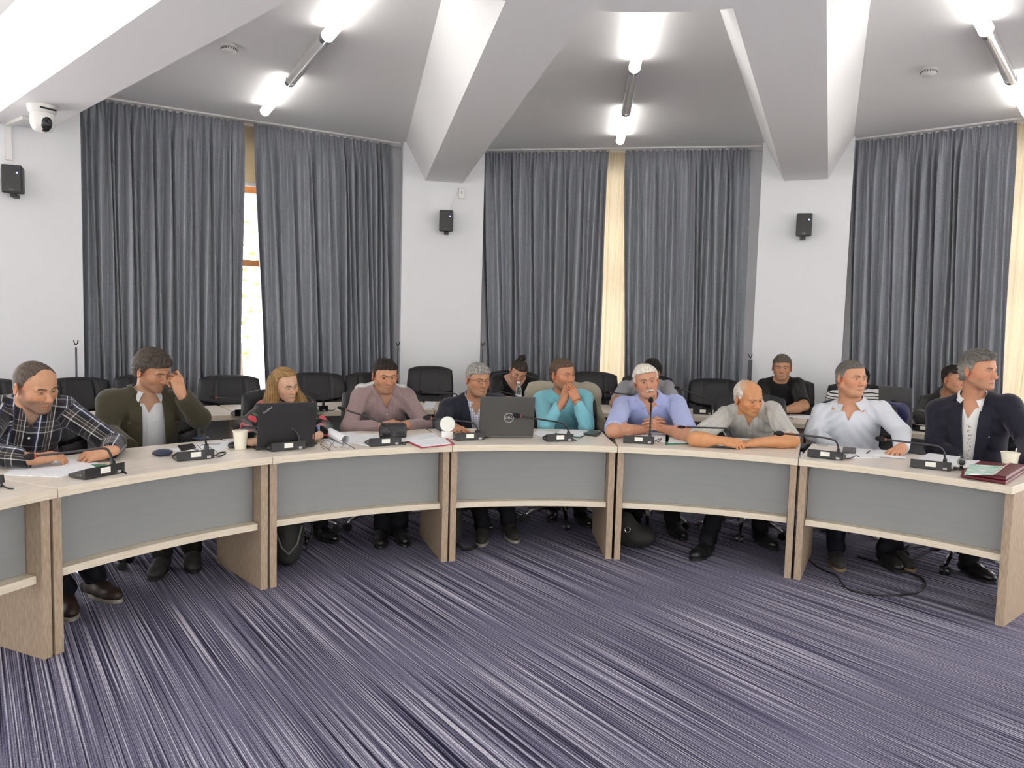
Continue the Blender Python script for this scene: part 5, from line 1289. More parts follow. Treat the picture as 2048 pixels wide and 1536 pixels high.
def p_bun():
    fr = person(dict(label='woman in black with her hair in a bun, bent over writing', head=(1037, 742, 5.42, 8, 34, 14), hs=.93,
        shA=(986, 750, 5.58), shB=(1074, 757, 5.58), g=1.1, gw=1.1, lean=.22, neck=.95, res=.0035, cres=.009,
        armA=dict(el=(990, 797, 5.35), wr=(1020, 798, 5.12), r=(.058, .048, .032), hand=dict(to=(1036, 800, 5.0), N=(-.1, -.3, 1), curl=[(40, 40, 20)] * 4)),
        armB=dict(el=(1074, 799, 5.35), wr=(1054, 797, 5.12), r=(.058, .048, .032), hand=dict(to=(1044, 799, 5.0), N=(.1, -.3, 1), curl=[(30, 30, 20)] * 4)),
        outfit=dict(mat=F_black, name='top', sleeve=(2, 1.7), v=(-.085, .9), seed=35),
        face=dict(skin=(0.549, 0.298, 0.199), brow=(.05, .03, .02), open=.4, nose=.95, jaw=.95, lip=(.32, .14, .12), gaze=(0, -.5), hair=dict(c1=(.015, .011, .009), c2=(.06, .045, .036), t=.007, fz=.060, tz=.052, nape=-.05, rough=.0012, freq=200))))
    o, E, s = fr.H, fr.E, fr.s; F = Field.uni(inh(fr, 0, -.06, .13) - .075, inh(fr, 0, -.06, .13) + .075, .0036)
    F.ell(inh(fr, 0, -.060, .125), np.array((.040, .040, .034)) * s, E); F.ell(inh(fr, .01, -.055, .150), np.array((.024, .024, .026)) * s, E, k=.02)
    X, Y, Z = np.meshgrid(*F.ax, indexing='ij'); F.F += (.004 * np.sin(130 * X + 60 * Z) * np.sin(120 * Y + 90 * Z)).astype(np.float32)
    v, q = F.mesh(); C = np.tile(V(.02, .014, .011, 1), (len(v), 1)); attach(fr, np_obj('hair_bun', [(v, q)], M_hair, None, {'col': C}))
    return fr
def p_hidden():
    return person(dict(label='dark-haired person in a grey t-shirt, mostly hidden behind the white-haired man', head=(1303, 744, 5.40, 5, 25, 6), hs=1.0,
        shA=(1240, 765, 5.58), shB=(1346, 765, 5.58), g=1.05, lean=.2, res=.004, cres=.010,
        armA=dict(el=(1228, 806, 5.12), wr=(1262, 806, 4.95), r=(.054, .042, .028), bare=1, hand=dict(to=(1280, 806, 4.95), N=(0, -.2, 1))),
        armB=dict(el=(1352, 806, 5.12), wr=(1322, 806, 4.95), r=(.054, .042, .028), bare=1, hand=dict(to=(1306, 806, 4.95), N=(0, -.2, 1))),
        outfit=dict(mat=F_tee, name='t_shirt', sleeve=(.75, .75), armpad=.014, seed=37), 
        face=dict(skin=(0.441, 0.226, 0.124), brow=(.02, .015, .01), hair=dict(c1=(.010, .009, .008), c2=(.035, .03, .027), t=.014, fz=.055, tz=.036, rough=.004))))
def p_tee():
    return person(dict(label='man in a black t-shirt with folded arms at the rear desk', head=(1564, 735, 5.55, 0, 2, 0), hs=1.0,
        shA=(1519, 759, 5.66), shB=(1606, 759, 5.66), g=1.05, lean=.14, res=.0032, cres=.009,
        armA=dict(el=(1522, 815, 5.42), wr=(1560, 822, 5.18), r=(.056, .044, .029), bare=1),
        armB=dict(el=(1608, 812, 5.36), wr=(1566, 821, 5.10), r=(.056, .046, .030), bare=1, hand=dict(to=(1545, 822, 5.16), N=(0, -.8, .6), curl=[(20, 20, 10)] * 4)),
        outfit=dict(mat=F_black, name='t_shirt', sleeve=(.88, .88), armpad=.013, seed=39, hole=.018),
        face=dict(skin=(0.471, 0.244, 0.141), beard=((.2, .15, .12), .2), brow=(.03, .02, .015), gaze=(-.1, 0), open=.8, frown=.006, jaw=.98, w=1.04, hair=dict(c1=(.05, .04, .032), c2=(.16, .135, .11), t=.012, fz=.054, tz=.036, slant=.4))))
def p_stripe():
    return person(dict(label='dark-haired person in a black and white striped top, hidden behind the pale shirt man', head=(1716, 760, 5.55, 10, 8, 0), hs=.95,
        shA=(1655, 783, 5.66), shB=(1768, 783, 5.66), lean=.14, res=.004, cres=.010,
        outfit=dict(mat=F_strip, name='top', sleeve=(2, 2), seed=41),
        face=dict(skin=(0.490, 0.271, 0.166), hair=dict(c1=(.008, .007, .007), fade=0, c2=(.02, .016, .014), t=.022, fz=.06, tz=.05, nape=-.11, burn=.04))))
def p_dark():
    return person(dict(label='man with a short fade haircut in a charcoal jacket, behind the navy suit man', head=(1908, 759, 5.60, 50, 0, 0), hs=1.0,
        shA=(1846, 790, 5.72), shB=(1948, 790, 5.68), lean=.14, res=.0032, cres=.009,
        armA=dict(el=(1838, 832, 5.50), wr=(1868, 838, 5.2), r=(.056, .048, .034)),
        outfit=dict(mat=F_dark, name='jacket', sleeve=(2, 2), collar=dict(spread=30, length=.06), v=(-.06, .5), seed=43),
        face=dict(skin=(0.490, 0.253, 0.146), brow=(.02, .015, .01), gaze=(.2, 0), stubblehair=((.05, .035, .028), .6, .050), hairfront=.075, hair=dict(c1=(.012, .009, .008), c2=(.03, .022, .018), t=.008, top=1.4, fz=.058, tz=.062, nape=.05, burn=-.06, rough=.003))))
def p_behind():
    return person(dict(label='person in a white shirt, almost wholly hidden behind the mauve shirt man', head=(768, 745, 5.58, 0, 20, 0), hs=.92,
        shA=(712, 771, 5.70), shB=(814, 771, 5.70), lean=.14, res=.004, cres=.010,
        outfit=dict(mat=F_whites, sleeve=(2, 2), collar=dict(spread=30, length=.07), seed=45, v=(-.05, .5)),
        face=dict(skin=(0.490, 0.271, 0.166), hair=dict(c1=(.02, .015, .012), c2=(.05, .04, .03), t=.008))))
PEOPLE = [p_plaid, p_olive, p_blonde, p_mauve, p_glasses, p_turq, p_white, p_old, p_pale, p_suit, p_bun, p_hidden, p_tee, p_stripe, p_dark, p_behind]
for _p in PEOPLE: _p()
# ================================================================= THINGS ON DESKS, WALLS AND FLOOR
DT = .7502
def flat(px, z, th, name, label, cat, m, group=None, parent=None, bevel=0, curl=0):
    """thin slab whose top outline is given by pixels on the plane z (th = thickness above it)."""
    P = [at_z(x, y, z) for x, y in px]; c = sum(P, Vector()) / len(P); mb = MB()
    mb.prism([(p.x - c.x, p.y - c.y) for p in P], 0, th)
    o = mb.build(name, m, parent, bevel=bevel); o.location = (c.x, c.y, z)
    # orient outline counter-clockwise is handled by the normal recalculation
    if label: tag(o, label, cat, group)
    return o
def print_mat(name, paper=(.84, .85, .88), ink=(.62, .63, .66), sc=(30, 330, 1)):
    m = mat(name, paper, .7); nt = m.node_tree; b = nt.nodes['Principled BSDF']; N = nt.nodes.new; L = nt.links.new
    tc = N('ShaderNodeTexCoord'); mp = N('ShaderNodeMapping'); mp.inputs['Scale'].default_value = sc; L(tc.outputs['Object'], mp.inputs[0])
    n = N('ShaderNodeTexNoise'); n.inputs['Scale'].default_value = 1; n.inputs['Detail'].default_value = 1; L(mp.outputs[0], n.inputs['Vector'])
    r = N('ShaderNodeValToRGB'); r.color_ramp.elements[0].position = .52; r.color_ramp.elements[1].position = .66; r.color_ramp.elements[0].color = (*paper, 1); r.color_ramp.elements[1].color = (*ink, 1)
    L(n.outputs['Fac'], r.inputs[0]); L(r.outputs[0], b.inputs['Base Color']); return m
M_print = print_mat('printed_paper'); M_green = mat('green_folder', (.03, .22, .13), .5); M_redf = mat('red_folder', (.42, .03, .06), .5)
M_glassb = mat('bottle_plastic', (.92, .95, .95), .08, trans=.92); M_dgrey = mat('dark_grey_lid', (.085, .082, .076), .42, .3); M_navyc = mat('navy_case', (.02, .03, .065), .35)
M_silver = mat('silver_logo', (.7, .7, .68), .35, .6); M_maroon = mat('maroon_leather', (.13, .012, .022), .38, bump=((120, 120, 120), .25)); M_led = mat('blue_led', (.2, .3, 1), .3, emit=((.25, .35, 1), 9))
M_green_l = mat('leaflet_print', (.80, .84, .80), .5, noise=((18, 60, 10), (.10, .42, .28), .10)); M_back = mat('black_nylon', (.014, .015, .014), .75, bump=((300, 300, 300), .4))
M_board = mat('screen_off', (.02, .02, .025), .15)

def text_part(txt, size, loc, rotm, m, parent, name='lettering'):
    c = bpy.data.curves.new(name, 'FONT'); c.body = txt; c.size = size; c.extrude = .0004; c.align_x = 'CENTER'; c.align_y = 'CENTER'
    tmp = bpy.data.objects.new(name, c); COL.objects.link(tmp); bpy.context.view_layer.update()
    me = bpy.data.meshes.new_from_object(tmp); bpy.data.objects.remove(tmp); me.materials.clear(); me.materials.append(m)
    o = bpy.data.objects.new(name, me); COL.objects.link(o); o.parent = parent; o.matrix_local = Matrix.Translation(loc) @ rotm.to_4x4(); return o
def laptop(bl, br, hgt, tilt, label, m, z=DT, depth=.235, th=.009):
    """bl, br: pixels of the lid's lower corners as seen from behind; the keyboard half reaches away from the viewer."""
    A, B = at_z(bl[0], bl[1], z + .012), at_z(br[0], br[1], z + .012); w = (B - A).length; mid = (A + B) / 2; e = (B - A).normalized(); rot = math.atan2(e.y, e.x)
    t = thing('laptop', label, 'laptop', (mid.x, mid.y, z), rot); hw = w / 2
    MB().box((0, depth / 2, .010), (w, depth, .018)).build('base', m, t, bevel=.003)
    MB().box((0, depth * .42, .0195), (w * .86, depth * .42, .002)).build('keyboard', M_blk, t)
    R_ = Matrix.Rotation(R(tilt), 3, 'X'); lid = MB(); lid.box(R_ @ Vector((0, 0, hgt / 2)) + Vector((0, 0, .016)), (w, th, hgt), R_); L_ = lid.build('lid', m, t, bevel=.004)
    sc = MB(); sc.box(R_ @ Vector((0, th / 2 + .0006, hgt / 2 + .004)) + Vector((0, 0, .016)), (w * .93, .001, hgt * .84), R_); sc.build('screen', M_board, L_)
    t['hw'] = hw; return t, L_, w, R_, th
def lid_place(R_, th, x, zz):   # matrix and location for something lying on the outside of the lid
    return R_ @ Vector((x, -th / 2 - .0008, zz)) + Vector((0, 0, .016)), R_ @ Matrix.Rotation(PI / 2, 3, 'X')
t, L_, w, R_, th = laptop((513, 897), (629, 889.5), .262, 10, 'black laptop in front of the blonde woman, lid turned to the viewer', mat('matt_black_lid', (.014, .014, .016), .5))
loc, rm = lid_place(R_, th, -w / 2 + .05, .262 - .040); text_part('ThinkPad', .0165, loc, rm @ Matrix.Rotation(R(38), 3, 'Z'), M_silver, L_)
loc, rm = lid_place(R_, th, w / 2 - .012, .05); MB().box(loc, (.008, .0012, .03), R_).build('red_tag', mat('tag_red', (.35, .12, .12), .5), L_)
t, L_, w, R_, th = laptop((957.5, 872), (1066, 872.5), .268, 9, 'dark grey laptop with a round silver logo, centre desk', M_dgrey)
loc, rm = lid_place(R_, th, .012, .125); text_part('DELL', .021, loc, rm, M_silver, L_)
ring_ = MB(); pts = [loc + rm @ Vector((.031 * math.cos(a), .031 * math.sin(a), .0006)) for a in [2 * PI * k / 36 for k in range(37)]]; ring_.tube(pts, .0019, 6); ring_.build('logo_ring', M_silver, L_, smooth=60)
t, L_, w, R_, th = laptop((1757, 850), (1824, 859), .33, 6, 'grey laptop on the rear desk beside the pale shirt man', mat('grey_lid', (.11, .112, .115), .4, .4), depth=.24)

# cups
def cup(px, py, label, h=.108, r=.042, stick=False):
    p = at_z(px, py, DT); t = thing('paper_cup', label, 'cup', p, 0, None)
    MB().lathe([(0, .004), (r * .72, .0), (r * .74, .002), (r * .985, h - .004), (r * .93, h - .006), (r * .70, .008), (0, .006)], (0, 0, 0), 26).build('cup_wall', M_cup, t, smooth=40)
    MB().tube([(r * math.cos(a), r * math.sin(a), h - .003) for a in [2 * PI * k / 28 for k in range(29)]], .0026, 6).build('rim', M_cup, t, smooth=60)
    if stick: MB().box((.03, 0, h - .01), (.006, .003, .07), Matrix.Rotation(.1, 3, 'Y')).build('stirrer', M_white, t)
    return t
cup(481, 898, 'cream paper cup left of the black laptop')
cup(2019, 930, 'cream paper cup with a white stirrer at the right end', .078, .050, True)

# papers
SH = 'loose papers on the front desks'
flat([(8, 950), (48, 925), (185, 917), (205, 936), (120, 955)], DT, .003, 'paper_sheets', 'printed sheets under the plaid shirt man\'s hands', 'papers', M_print, SH)
flat([(182, 929), (214, 929), (206, 938), (196, 937)], DT + .003, .002, 'folder', 'dark green folder corner behind the microphone of the plaid shirt man', 'folder', M_green)
flat([(338, 899), (400, 886), (470, 881), (468, 893), (405, 912)], DT, .002, 'paper_sheets', 'white sheets behind the microphone with the stem pointing at the viewer', 'papers', M_print, SH)
flat([(355, 893), (386, 889), (392, 897), (362, 903)], DT + .002, .008, 'mobile_phone', 'black phone lying on sheets in front of the olive jacket man', 'phone', M_blk, bevel=.002)
flat([(640, 872), (662, 864), (716, 874), (700, 893), (655, 888)], DT, .002, 'paper_sheets', 'white sheets under the rolled magazine', 'papers', M_print, SH)
flat([(632, 868), (652, 867), (657, 873), (637, 876)], DT + .002, .008, 'mobile_phone', 'pink-edged phone right of the black laptop', 'phone', mat('pink_phone', (.55, .32, .28), .35), bevel=.002)
flat([(690, 883), (724, 868), (770, 871), (742, 893)], DT, .004, 'notepad', 'open notepad left of the mauve shirt man\'s microphone', 'notepad', M_paper)
flat([(800, 884), (790, 876), (868, 866), (880, 876), (850, 880)], DT + .010, .003, 'paper_sheets', 'sheets lying beside the red folder', 'papers', M_print, SH)
flat([(803, 880), (842, 897), (909, 890), (896, 878)], DT, .008, 'folder', 'red folder lying between the mauve shirt man and the navy jacket man', 'folder', M_redf, bevel=.002)
flat([(812, 880), (845, 894), (902, 888), (888, 876)], DT + .008, .004, 'paper_sheets', 'printed sheets on the red folder', 'papers', M_print, SH)
flat([(884, 876), (905, 868), (965, 872), (950, 880)], DT, .002, 'paper_sheets', 'sheet under the white round disc', 'papers', M_paper, SH)
flat([(1066, 868), (1078, 860), (1120, 866), (1100, 881)], DT, .003, 'paper_sheets', 'white sheets right of the silver-logo laptop', 'papers', M_print, SH)
flat([(1108, 868), (1120, 861), (1178, 866), (1160, 877)], DT, .003, 'folder', 'green folder under the sheets before the turquoise shirt man', 'folder', M_green)
flat([(1112, 866), (1122, 860), (1182, 863), (1160, 874)], DT + .003, .002, 'paper_sheets', 'white sheets in front of the turquoise shirt man', 'papers', M_print, SH)
t = flat([(1166, 870), (1180, 864), (1203, 865), (1192, 874)], DT, .014, 'mobile_phone', 'thick dark phone in front of the turquoise shirt man', 'phone', mat('dark_green_phone', (.03, .05, .045), .3), bevel=.003)
flat([(1262, 881), (1268, 869), (1336, 872), (1338, 885)], DT, .004, 'paper_sheets', 'left pages of the file before the white-haired man', 'papers', M_print, SH)
flat([(1330, 890), (1332, 871), (1400, 872), (1412, 888)], DT, .004, 'folder', 'green folder in front of the white-haired man', 'folder', M_green)
flat([(1336, 886), (1340, 872), (1395, 873), (1404, 887)], DT + .004, .004, 'paper_sheets', 'printed sheets in the green folder of the white-haired man', 'papers', M_print, SH)
flat([(1420, 880), (1440, 872), (1500, 880), (1490, 891)], DT, .002, 'paper_sheets', 'sheet under the bald old man\'s hands', 'papers', M_paper, SH)
flat([(1690, 916), (1700, 898), (1745, 900), (1760, 916)], DT, .003, 'paper_sheets', 'sheets left of the curled page before the pale shirt man', 'papers', M_print, SH)
flat([(1745, 912), (1752, 900), (1808, 902), (1812, 918)], DT + .003, .002, 'paper_sheets', 'white page in front of the pale shirt man', 'papers', M_paper, SH)
flat([(1684, 906), (1686, 897), (1712, 899), (1711, 908)], DT + .003, .012, 'wallet', 'dark grey wallet beside the pale shirt man\'s microphone', 'wallet', mat('grey_leather', (.06, .06, .062), .5), bevel=.003)
flat([(1826, 922), (1858, 907), (1925, 915), (1912, 932)], DT, .004, 'paper_sheets', 'printed sheets behind the navy suit man\'s microphone', 'papers', M_print, SH)
flat([(1912, 934), (1920, 920), (1960, 922), (1950, 940)], DT, .003, 'paper_sheets', 'sheets beside the black wrist watch', 'papers', M_print, SH)
# rolled magazine, pens, glasses
a, b = at_z(660, 866, DT + .03), at_z(692, 881, DT + .03)
t = thing('magazine', 'white magazine with its cover rolled up, left of the mauve shirt man', 'magazine', ((a + b) / 2).to_tuple()[:2] + (DT,))
d = (b - a).normalized(); sd = Vector((-d.y, d.x, 0)); mid = (a + b) / 2
pts = []
def roll(u, v):
    an = -PI * .5 + v * PI * 1.75; rr = .030 - .004 * v; p = a + (b - a) * u - mid; return tuple(p + sd * math.cos(an) * rr + Vector((0, 0, .032 + math.sin(an) * rr)))
MB().grid(roll, 10, 24, thick=.0012).build('rolled_cover', M_paper, t, smooth=60)
q = [p - Vector((mid.x, mid.y, 0)) for p in (at_z(690, 892, 0) * 0 + at_z(692, 888, DT), at_z(660, 870, DT), at_z(705, 866, DT), at_z(745, 880, DT))]
MB().prism([(p.x, p.y) for p in q], .001, .006).build('pages', M_print, t)
def pen(p0, p1, label, m, z=DT + .006):
    a, b = at_z(*p0, z), at_z(*p1, z); o = MB().tube([a, a.lerp(b, .08), a.lerp(b, .95), b], [.0015, .0042, .0042, .003], 8).build('pen', m, smooth=50); return tag(o, label, 'pen', 'pens')
pen((1478, 893), (1519, 889.5), 'dark pen lying before the bald old man', M_blk)
pen((1733, 907), (1740, 901), 'black pen on the sheets before the pale shirt man', M_blk)
pen((1440, 852), (1452, 872), 'silver pen held by the bald old man', M_silver, .80)
pen((790, 884), (768, 873), 'spiral-topped black pen beside the open notepad', M_blk)
def specs(lp, rp, label, back):
    A, B = at_z(*lp, DT + .022), at_z(*rp, DT + .022); c = (A + B) / 2; t = thing('eyeglasses', label, 'glasses', (c.x, c.y, DT)); e = (B - A).normalized(); up = Vector((0, 0, 1)); w = (B - A).length / 4 * .86
    m = mat('tortoise_frame', (.05, .028, .018), .3); n = Vector((-e.y, e.x, 0)); off = Vector((0, 0, .022))
    for q in (-1, 1):
        cc = e * q * w * 1.16 + off
        MB().tube([cc + e * w * math.cos(k) + (up * .9 + n * .25) * w * .86 * math.sin(k) for k in [2 * PI * i / 24 for i in range(25)]], .0016, 6).build('rim', m, t, smooth=60)
        MB().tube([cc + e * q * w + up * .006, cc + e * q * w * 1.12 + up * .006, cc + e * (q * w * 1.2 + back * .03) - n * .10 + up * -.018], .0018, 6).build('temple', m, t, smooth=60)
    MB().tube([off - e * w * .2, off + up * .004, off + e * w * .2], .0015, 6).build('bridge', m, t, smooth=60)
    return t
specs((640, 890), (688, 887), 'round tortoise eyeglasses lying right of the black laptop', 1)
specs((385, 896), (413, 893), 'thin eyeglasses lying behind the microphone of the olive jacket man', .3)
# small devices
def blob(px, py, r, label, name, cat, m, z=DT):
    p = at_z(px, py, z); o = MB().ball((0, 0, r[2] * .9), r, 18, 12).build(name, m, smooth=180); o.location = (p.x, p.y, z); return tag(o, label, cat)
blob(325, 912, (.052, .036, .020), 'navy oval glasses case at the left of the microphone before the olive jacket man', 'glasses_case', 'case', M_navyc).rotation_euler = (0, 0, .5)
blob(468, 895, (.032, .050, .018), 'black computer mouse left of the cream cup', 'computer_mouse', 'mouse', M_blk)
blob(930, 867, (.030, .046, .016), 'black computer mouse under the navy jacket man\'s hand', 'computer_mouse', 'mouse', M_blk)
blob(402, 880, (.055, .03, .012), 'dark rounded case at the back edge in front of the olive jacket man', 'glasses_case', 'case', M_navyc)
p = at_z(1398, 894, DT); o = MB().ball((0, 0, .019), .019, 18, 12).build('foam_ball', M_foam, smooth=180); o.location = p; tag(o, 'black foam ball at the desk edge, left of the bald old man\'s microphone', 'foam ball')
# black receiver box behind the mauve shirt man's microphone
p = at_z(781, 883, DT); t = thing('speaker_unit', 'rounded black unit standing behind the mauve shirt man\'s microphone', 'speaker', (p.x, p.y + .09, DT), R(18))
MB().box((0, 0, .055), (.178, .045, .105)).build('casing', M_blk, t, bevel=.022)
for q in (-1, 1): MB().ball((q * .045, -.022, .055), (.030, .010, .026), 14, 8).build('bump', M_blk2, t, smooth=180)
# white disc on a block
p = at_z(893, 880, DT); t = thing('round_disc', 'white round disc standing on a small white block, left of the navy jacket man', 'disc', (p.x, p.y + .05, DT), R(10))
MB().box((0, 0, .025), (.075, .045, .05)).build('block', M_white, t, bevel=.003)
MB().lathe([(0, -.012), (.047, -.012), (.050, -.006), (.050, .006), (.047, .012), (0, .012)], (0, .0, .097), 30, Matrix.Rotation(PI / 2, 3, 'X')).build('disc', mat('ivory_disc', (.80, .81, .74), .5), t, smooth=40)
# water bottle on the rear desk
p = at_z(1036, 812, DT); t = thing('water_bottle', 'clear water bottle in front of the woman in black', 'bottle', p)
MB().lathe([(0, 0), (.030, 0), (.032, .01), (.032, .10), (.030, .11), (.032, .12), (.032, .15), (.022, .185), (.013, .20), (.013, .212), (0, .212)], (0, 0, 0), 20).build('bottle_body', M_glassb, t, smooth=50)
MB().lathe([(0, .212), (.015, .212), (.015, .228), (0, .228)], (0, 0, 0), 16).build('cap', M_white, t, smooth=40)
MB().lathe([(.0326, .055), (.033, .056), (.033, .104), (.0326, .105)], (0, 0, 0), 20).build('paper_label', M_paper, t, smooth=40)
flat([(1005, 812), (1012, 806), (1050, 806), (1056, 813)], DT, .003, 'paper_sheets', 'sheet the woman in black is writing on', 'papers', M_paper)
flat([(846, 816), (852, 803), (872, 804), (868, 817)], DT, .003, 'paper_sheets', 'sheets on the rear desk before the tall empty chair', 'papers', M_print)
flat([(1572, 834), (1580, 828), (1640, 832), (1640, 840)], DT, .002, 'paper_sheets', 'pale sheet before the man in the black t-shirt', 'papers', M_paper)
# wrist watch on a stand, leaflet, maroon folder
p = at_z(1922, 940, DT); t = thing('wrist_watch', 'black wrist watch standing beside the maroon folder', 'watch', p, R(-30))
MB().box((0, 0, .006), (.075, .05, .012)).build('stand', M_blk, t, bevel=.003)
MB().tube([(0, .030 * math.sin(k), .045 + .030 * math.cos(k)) for k in [2 * PI * i / 22 for i in range(23)]], .008, 8).build('strap', M_blk2, t, smooth=60)
MB().lathe([(0, -.006), (.022, -.006), (.022, .006), (.018, .008), (0, .008)], (0, -.030, .050), 20, Matrix.Rotation(PI / 2, 3, 'X')).build('dial', M_blk, t, smooth=40)
MB().tube([Vector((0, -.039, .050)) + Vector((.019 * math.cos(k), 0, .019 * math.sin(k))) for k in [2 * PI * i / 22 for i in range(23)]], .0016, 6).build('bezel', M_silver, t, smooth=60)
P = [at_z(1920, 955, DT), at_z(2012, 970, DT), at_z(2052, 945, DT), at_z(1958, 934, DT)]; c = sum(P, Vector()) / 4
t = thing('document_folder', 'maroon leather document folder with a flap at the right end of the desk', 'folder', (c.x, c.y, DT))
for k, (z0, z1, sc) in enumerate(((0, .019, 1.0), (.0195, .040, .985))):
    MB().prism([((p.x - c.x) * sc, (p.y - c.y) * sc) for p in P], z0, z1).build('cover', M_maroon, t, bevel=.008)
fp = [P[1].lerp(P[0], .0), P[2], P[2].lerp(P[3], .34), P[1].lerp(P[0], .34)]
MB().prism([(p.x - c.x, p.y - c.y) for p in fp], .0402, .0445).build('flap', M_maroon, t, bevel=.002)
e0, e1 = fp[3] - c, fp[2] - c; MB().tube([Vector((e0.x, e0.y, .0455)), Vector((e1.x, e1.y, .0455))], .003, 6).build('flap_piping', mat('pale_piping', (.5, .25, .27), .4), t)
o = flat([(1928, 950), (1940, 930), (2010, 934), (1990, 950)], DT + .041, .005, 'leaflet', 'green and white leaflet on the maroon folder', 'leaflet', M_green_l)
# table microphone cable to the thick phone
o = MB().tube([at_z(x, y, DT + .004) for x, y in ((1152, 876), (1160, 873), (1168, 871))], .0015, 6).build('charging_cable', M_blk); tag(o, 'thin black cable from the microphone to the thick dark phone', 'cable')
o = MB().tube([at_z(x, y, DT + .004) for x, y in ((1560, 838), (1575, 837), (1584, 835), (1586, 838))], .003, 6).build('cable', M_blk); tag(o, 'black cable end on the rear desk right of the bald old man', 'cable')

# garments on chairs
def draped(px, py, r, w, hgt, m, label, tail):
    C_ = np.array(at_r(px, py, r)); a = ang_of(C_); yin = -np.array([math.sin(R(a)), math.cos(R(a)), 0]); xr = np.array([math.cos(R(a)), -math.sin(R(a)), 0]); z = V(0, 0, 1); E = np.stack([xr, yin, z])
    F = Field.uni(C_ - .55, C_ + .4, .011)
    F.cone(C_ - xr * (w - .08) - z * .075, C_ + xr * (w - .08) - z * .075, .095, .095, k=.02); F.ell(C_ - z * (.09 + hgt / 2) - yin * .01, (w, .085, hgt / 2 + .03), E, k=.05)
    if tail: F.cone(C_ + xr * (w - .04) - z * .15, C_ + xr * (w + .03) - z * (hgt + .02) + yin * .05, .045, .050, k=.05); F.cone(C_ - xr * (w - .04) - z * .15, C_ - xr * (w + .01) - z * (hgt - .04) + yin * .05, .045, .050, k=.05)
    F.op(lambda X, Y, Z: .005 * np.sin(50 * (X - C_[0]) + 20 * (Z - C_[2]) + 2 * np.sin(23 * (Z - C_[2]))) + 0 * Y, C_ - .6, C_ + .4, 0, 'a')
    v, q = F.mesh(); o = np_obj('jacket', [(v, q)], m, None, {'fab': v - C_}); tag(o, label, 'jacket'); return o
draped(1127, 768, 4.06, .30, .36, fabric('beige_jacket_cloth', (.36, .32, .24), .85), 'beige jacket hung over the chair of the turquoise shirt man', True)
draped(1744, 806, 4.16, .25, .30, fabric('blue_jacket_cloth', (.020, .022, .085), .85), 'navy blue jacket hung over the chair of the pale shirt man', False)

# loudspeakers on the pillars
def loudspeaker(px, py, col, label, yaw):
    deg, rad, hw = COLS[col]; p = at_r(px, py, rad - .10); a = ang_of(p)
    t = thing('loudspeaker', label, 'speaker', p, face_in(deg) + R(yaw), 'wall loudspeakers'); t.rotation_euler = (0, 0, face_in(deg) + R(yaw))
    m = MB(); w, h, d = .080, .122, .07
    m.hexa([(-w * .8, -d, -h * .9), (w * .8, -d, -h * .9), (w, d, -h), (-w, d, -h)], [(-w * .8, -d, h * .9), (w * .8, -d, h * .9), (w, d, h), (-w, d, h)]); m.build('cabinet', M_blk2, t, bevel=.012)
    MB().box((0, d + .004, 0), (w * 1.86, .010, h * 1.9)).build('front_grille', M_blk, t, bevel=.005)
    MB().ball((-w * .55, d + .010, h * .42), .0065, 10, 6).build('power_light', M_led, t, smooth=180)
    text_part('-----', .022, Vector((0, d + .0095, -h * .74)), Matrix.Rotation(PI, 3, 'Z') @ Matrix.Rotation(PI / 2, 3, 'X'), M_silver, t, 'logo')
    MB().box((0, -.02, -h - .012), (.05, .10, .03)).build('bracket', M_blk, t, bevel=.004)
    MB().tube([(.0, -.05, h * .2), (.05, -.085, 0), (.04, -.085, -.10), (.0, -.06, -.13)], .003, 6).build('cable', M_blk, t, smooth=60)
    return t
loudspeaker(28, 360, 0, 'black wall loudspeaker under the domed camera at the left edge', -28)
loudspeaker(893, 443, 1, 'black wall loudspeaker on the pillar left of the middle window', -10)
loudspeaker(1607, 451, 2, 'black wall loudspeaker on the pillar right of the middle window', 8)
# domed camera under the left beam
p = at_z(84, 212, ZB); t = thing('dome_camera', 'white domed pan-tilt camera under the left beam', 'camera', (p.x, p.y, ZB), 0)
t.rotation_euler = (0, 0, math.atan2(-p.y, -p.x) - PI / 2 + R(25))
MB().lathe([(0, 0), (.105, 0), (.105, -.018), (.098, -.05), (.085, -.06), (0, -.06)], (0, 0, 0), 28).build('mount', M_white, t, smooth=40)
MB().box((0, .098, -.034), (.12, .012, .014)).build('sensor_strip', M_blk, t, bevel=.004)
MB().lathe([(0, -.06), (.083, -.06), (.088, -.09), (.084, -.15), (.066, -.19), (.03, -.205), (0, -.206)], (0, 0, 0), 28).build('dome_body', M_white, t, smooth=50)
MB().ball((0, .035, -.135), (.052, .064, .070), 20, 14).build('lens_window', M_blk, t, smooth=180)
MB().lathe([(0, 0), (.026, 0), (.026, .014), (.020, .016), (0, .010)], (0, .086, -.135), 18, Matrix.Rotation(-PI / 2, 3, 'X')).build('lens', mat('lens_glass', (.01, .01, .012), .08), t, smooth=40)
# cable ducts near it
t = thing('cable_duct', 'white cable duct running from the domed camera down the pillar', 'cable duct', (0, 0, 0))
deg, rad, hw = COLS[0]; ox, rx = axes(deg); f0 = at_r(16, 262, rad - .015)
MB().box((0, 0, 0), (.045, .03, .30), Matrix.Rotation(-R(deg), 3, 'Z')).build('wall_duct', M_white, t).location = (f0.x, f0.y, ZB - .16)
c0, c1 = at_z(52, 236, ZB - .014), Vector((f0.x, f0.y, ZB - .014)); dv = c1 - c0
MB().box((0, 0, 0), (.05, dv.length, .026), Matrix.Rotation(math.atan2(dv.y, dv.x) - PI / 2, 3, 'Z')).build('soffit_duct', M_white, t).location = (c0 + c1) / 2
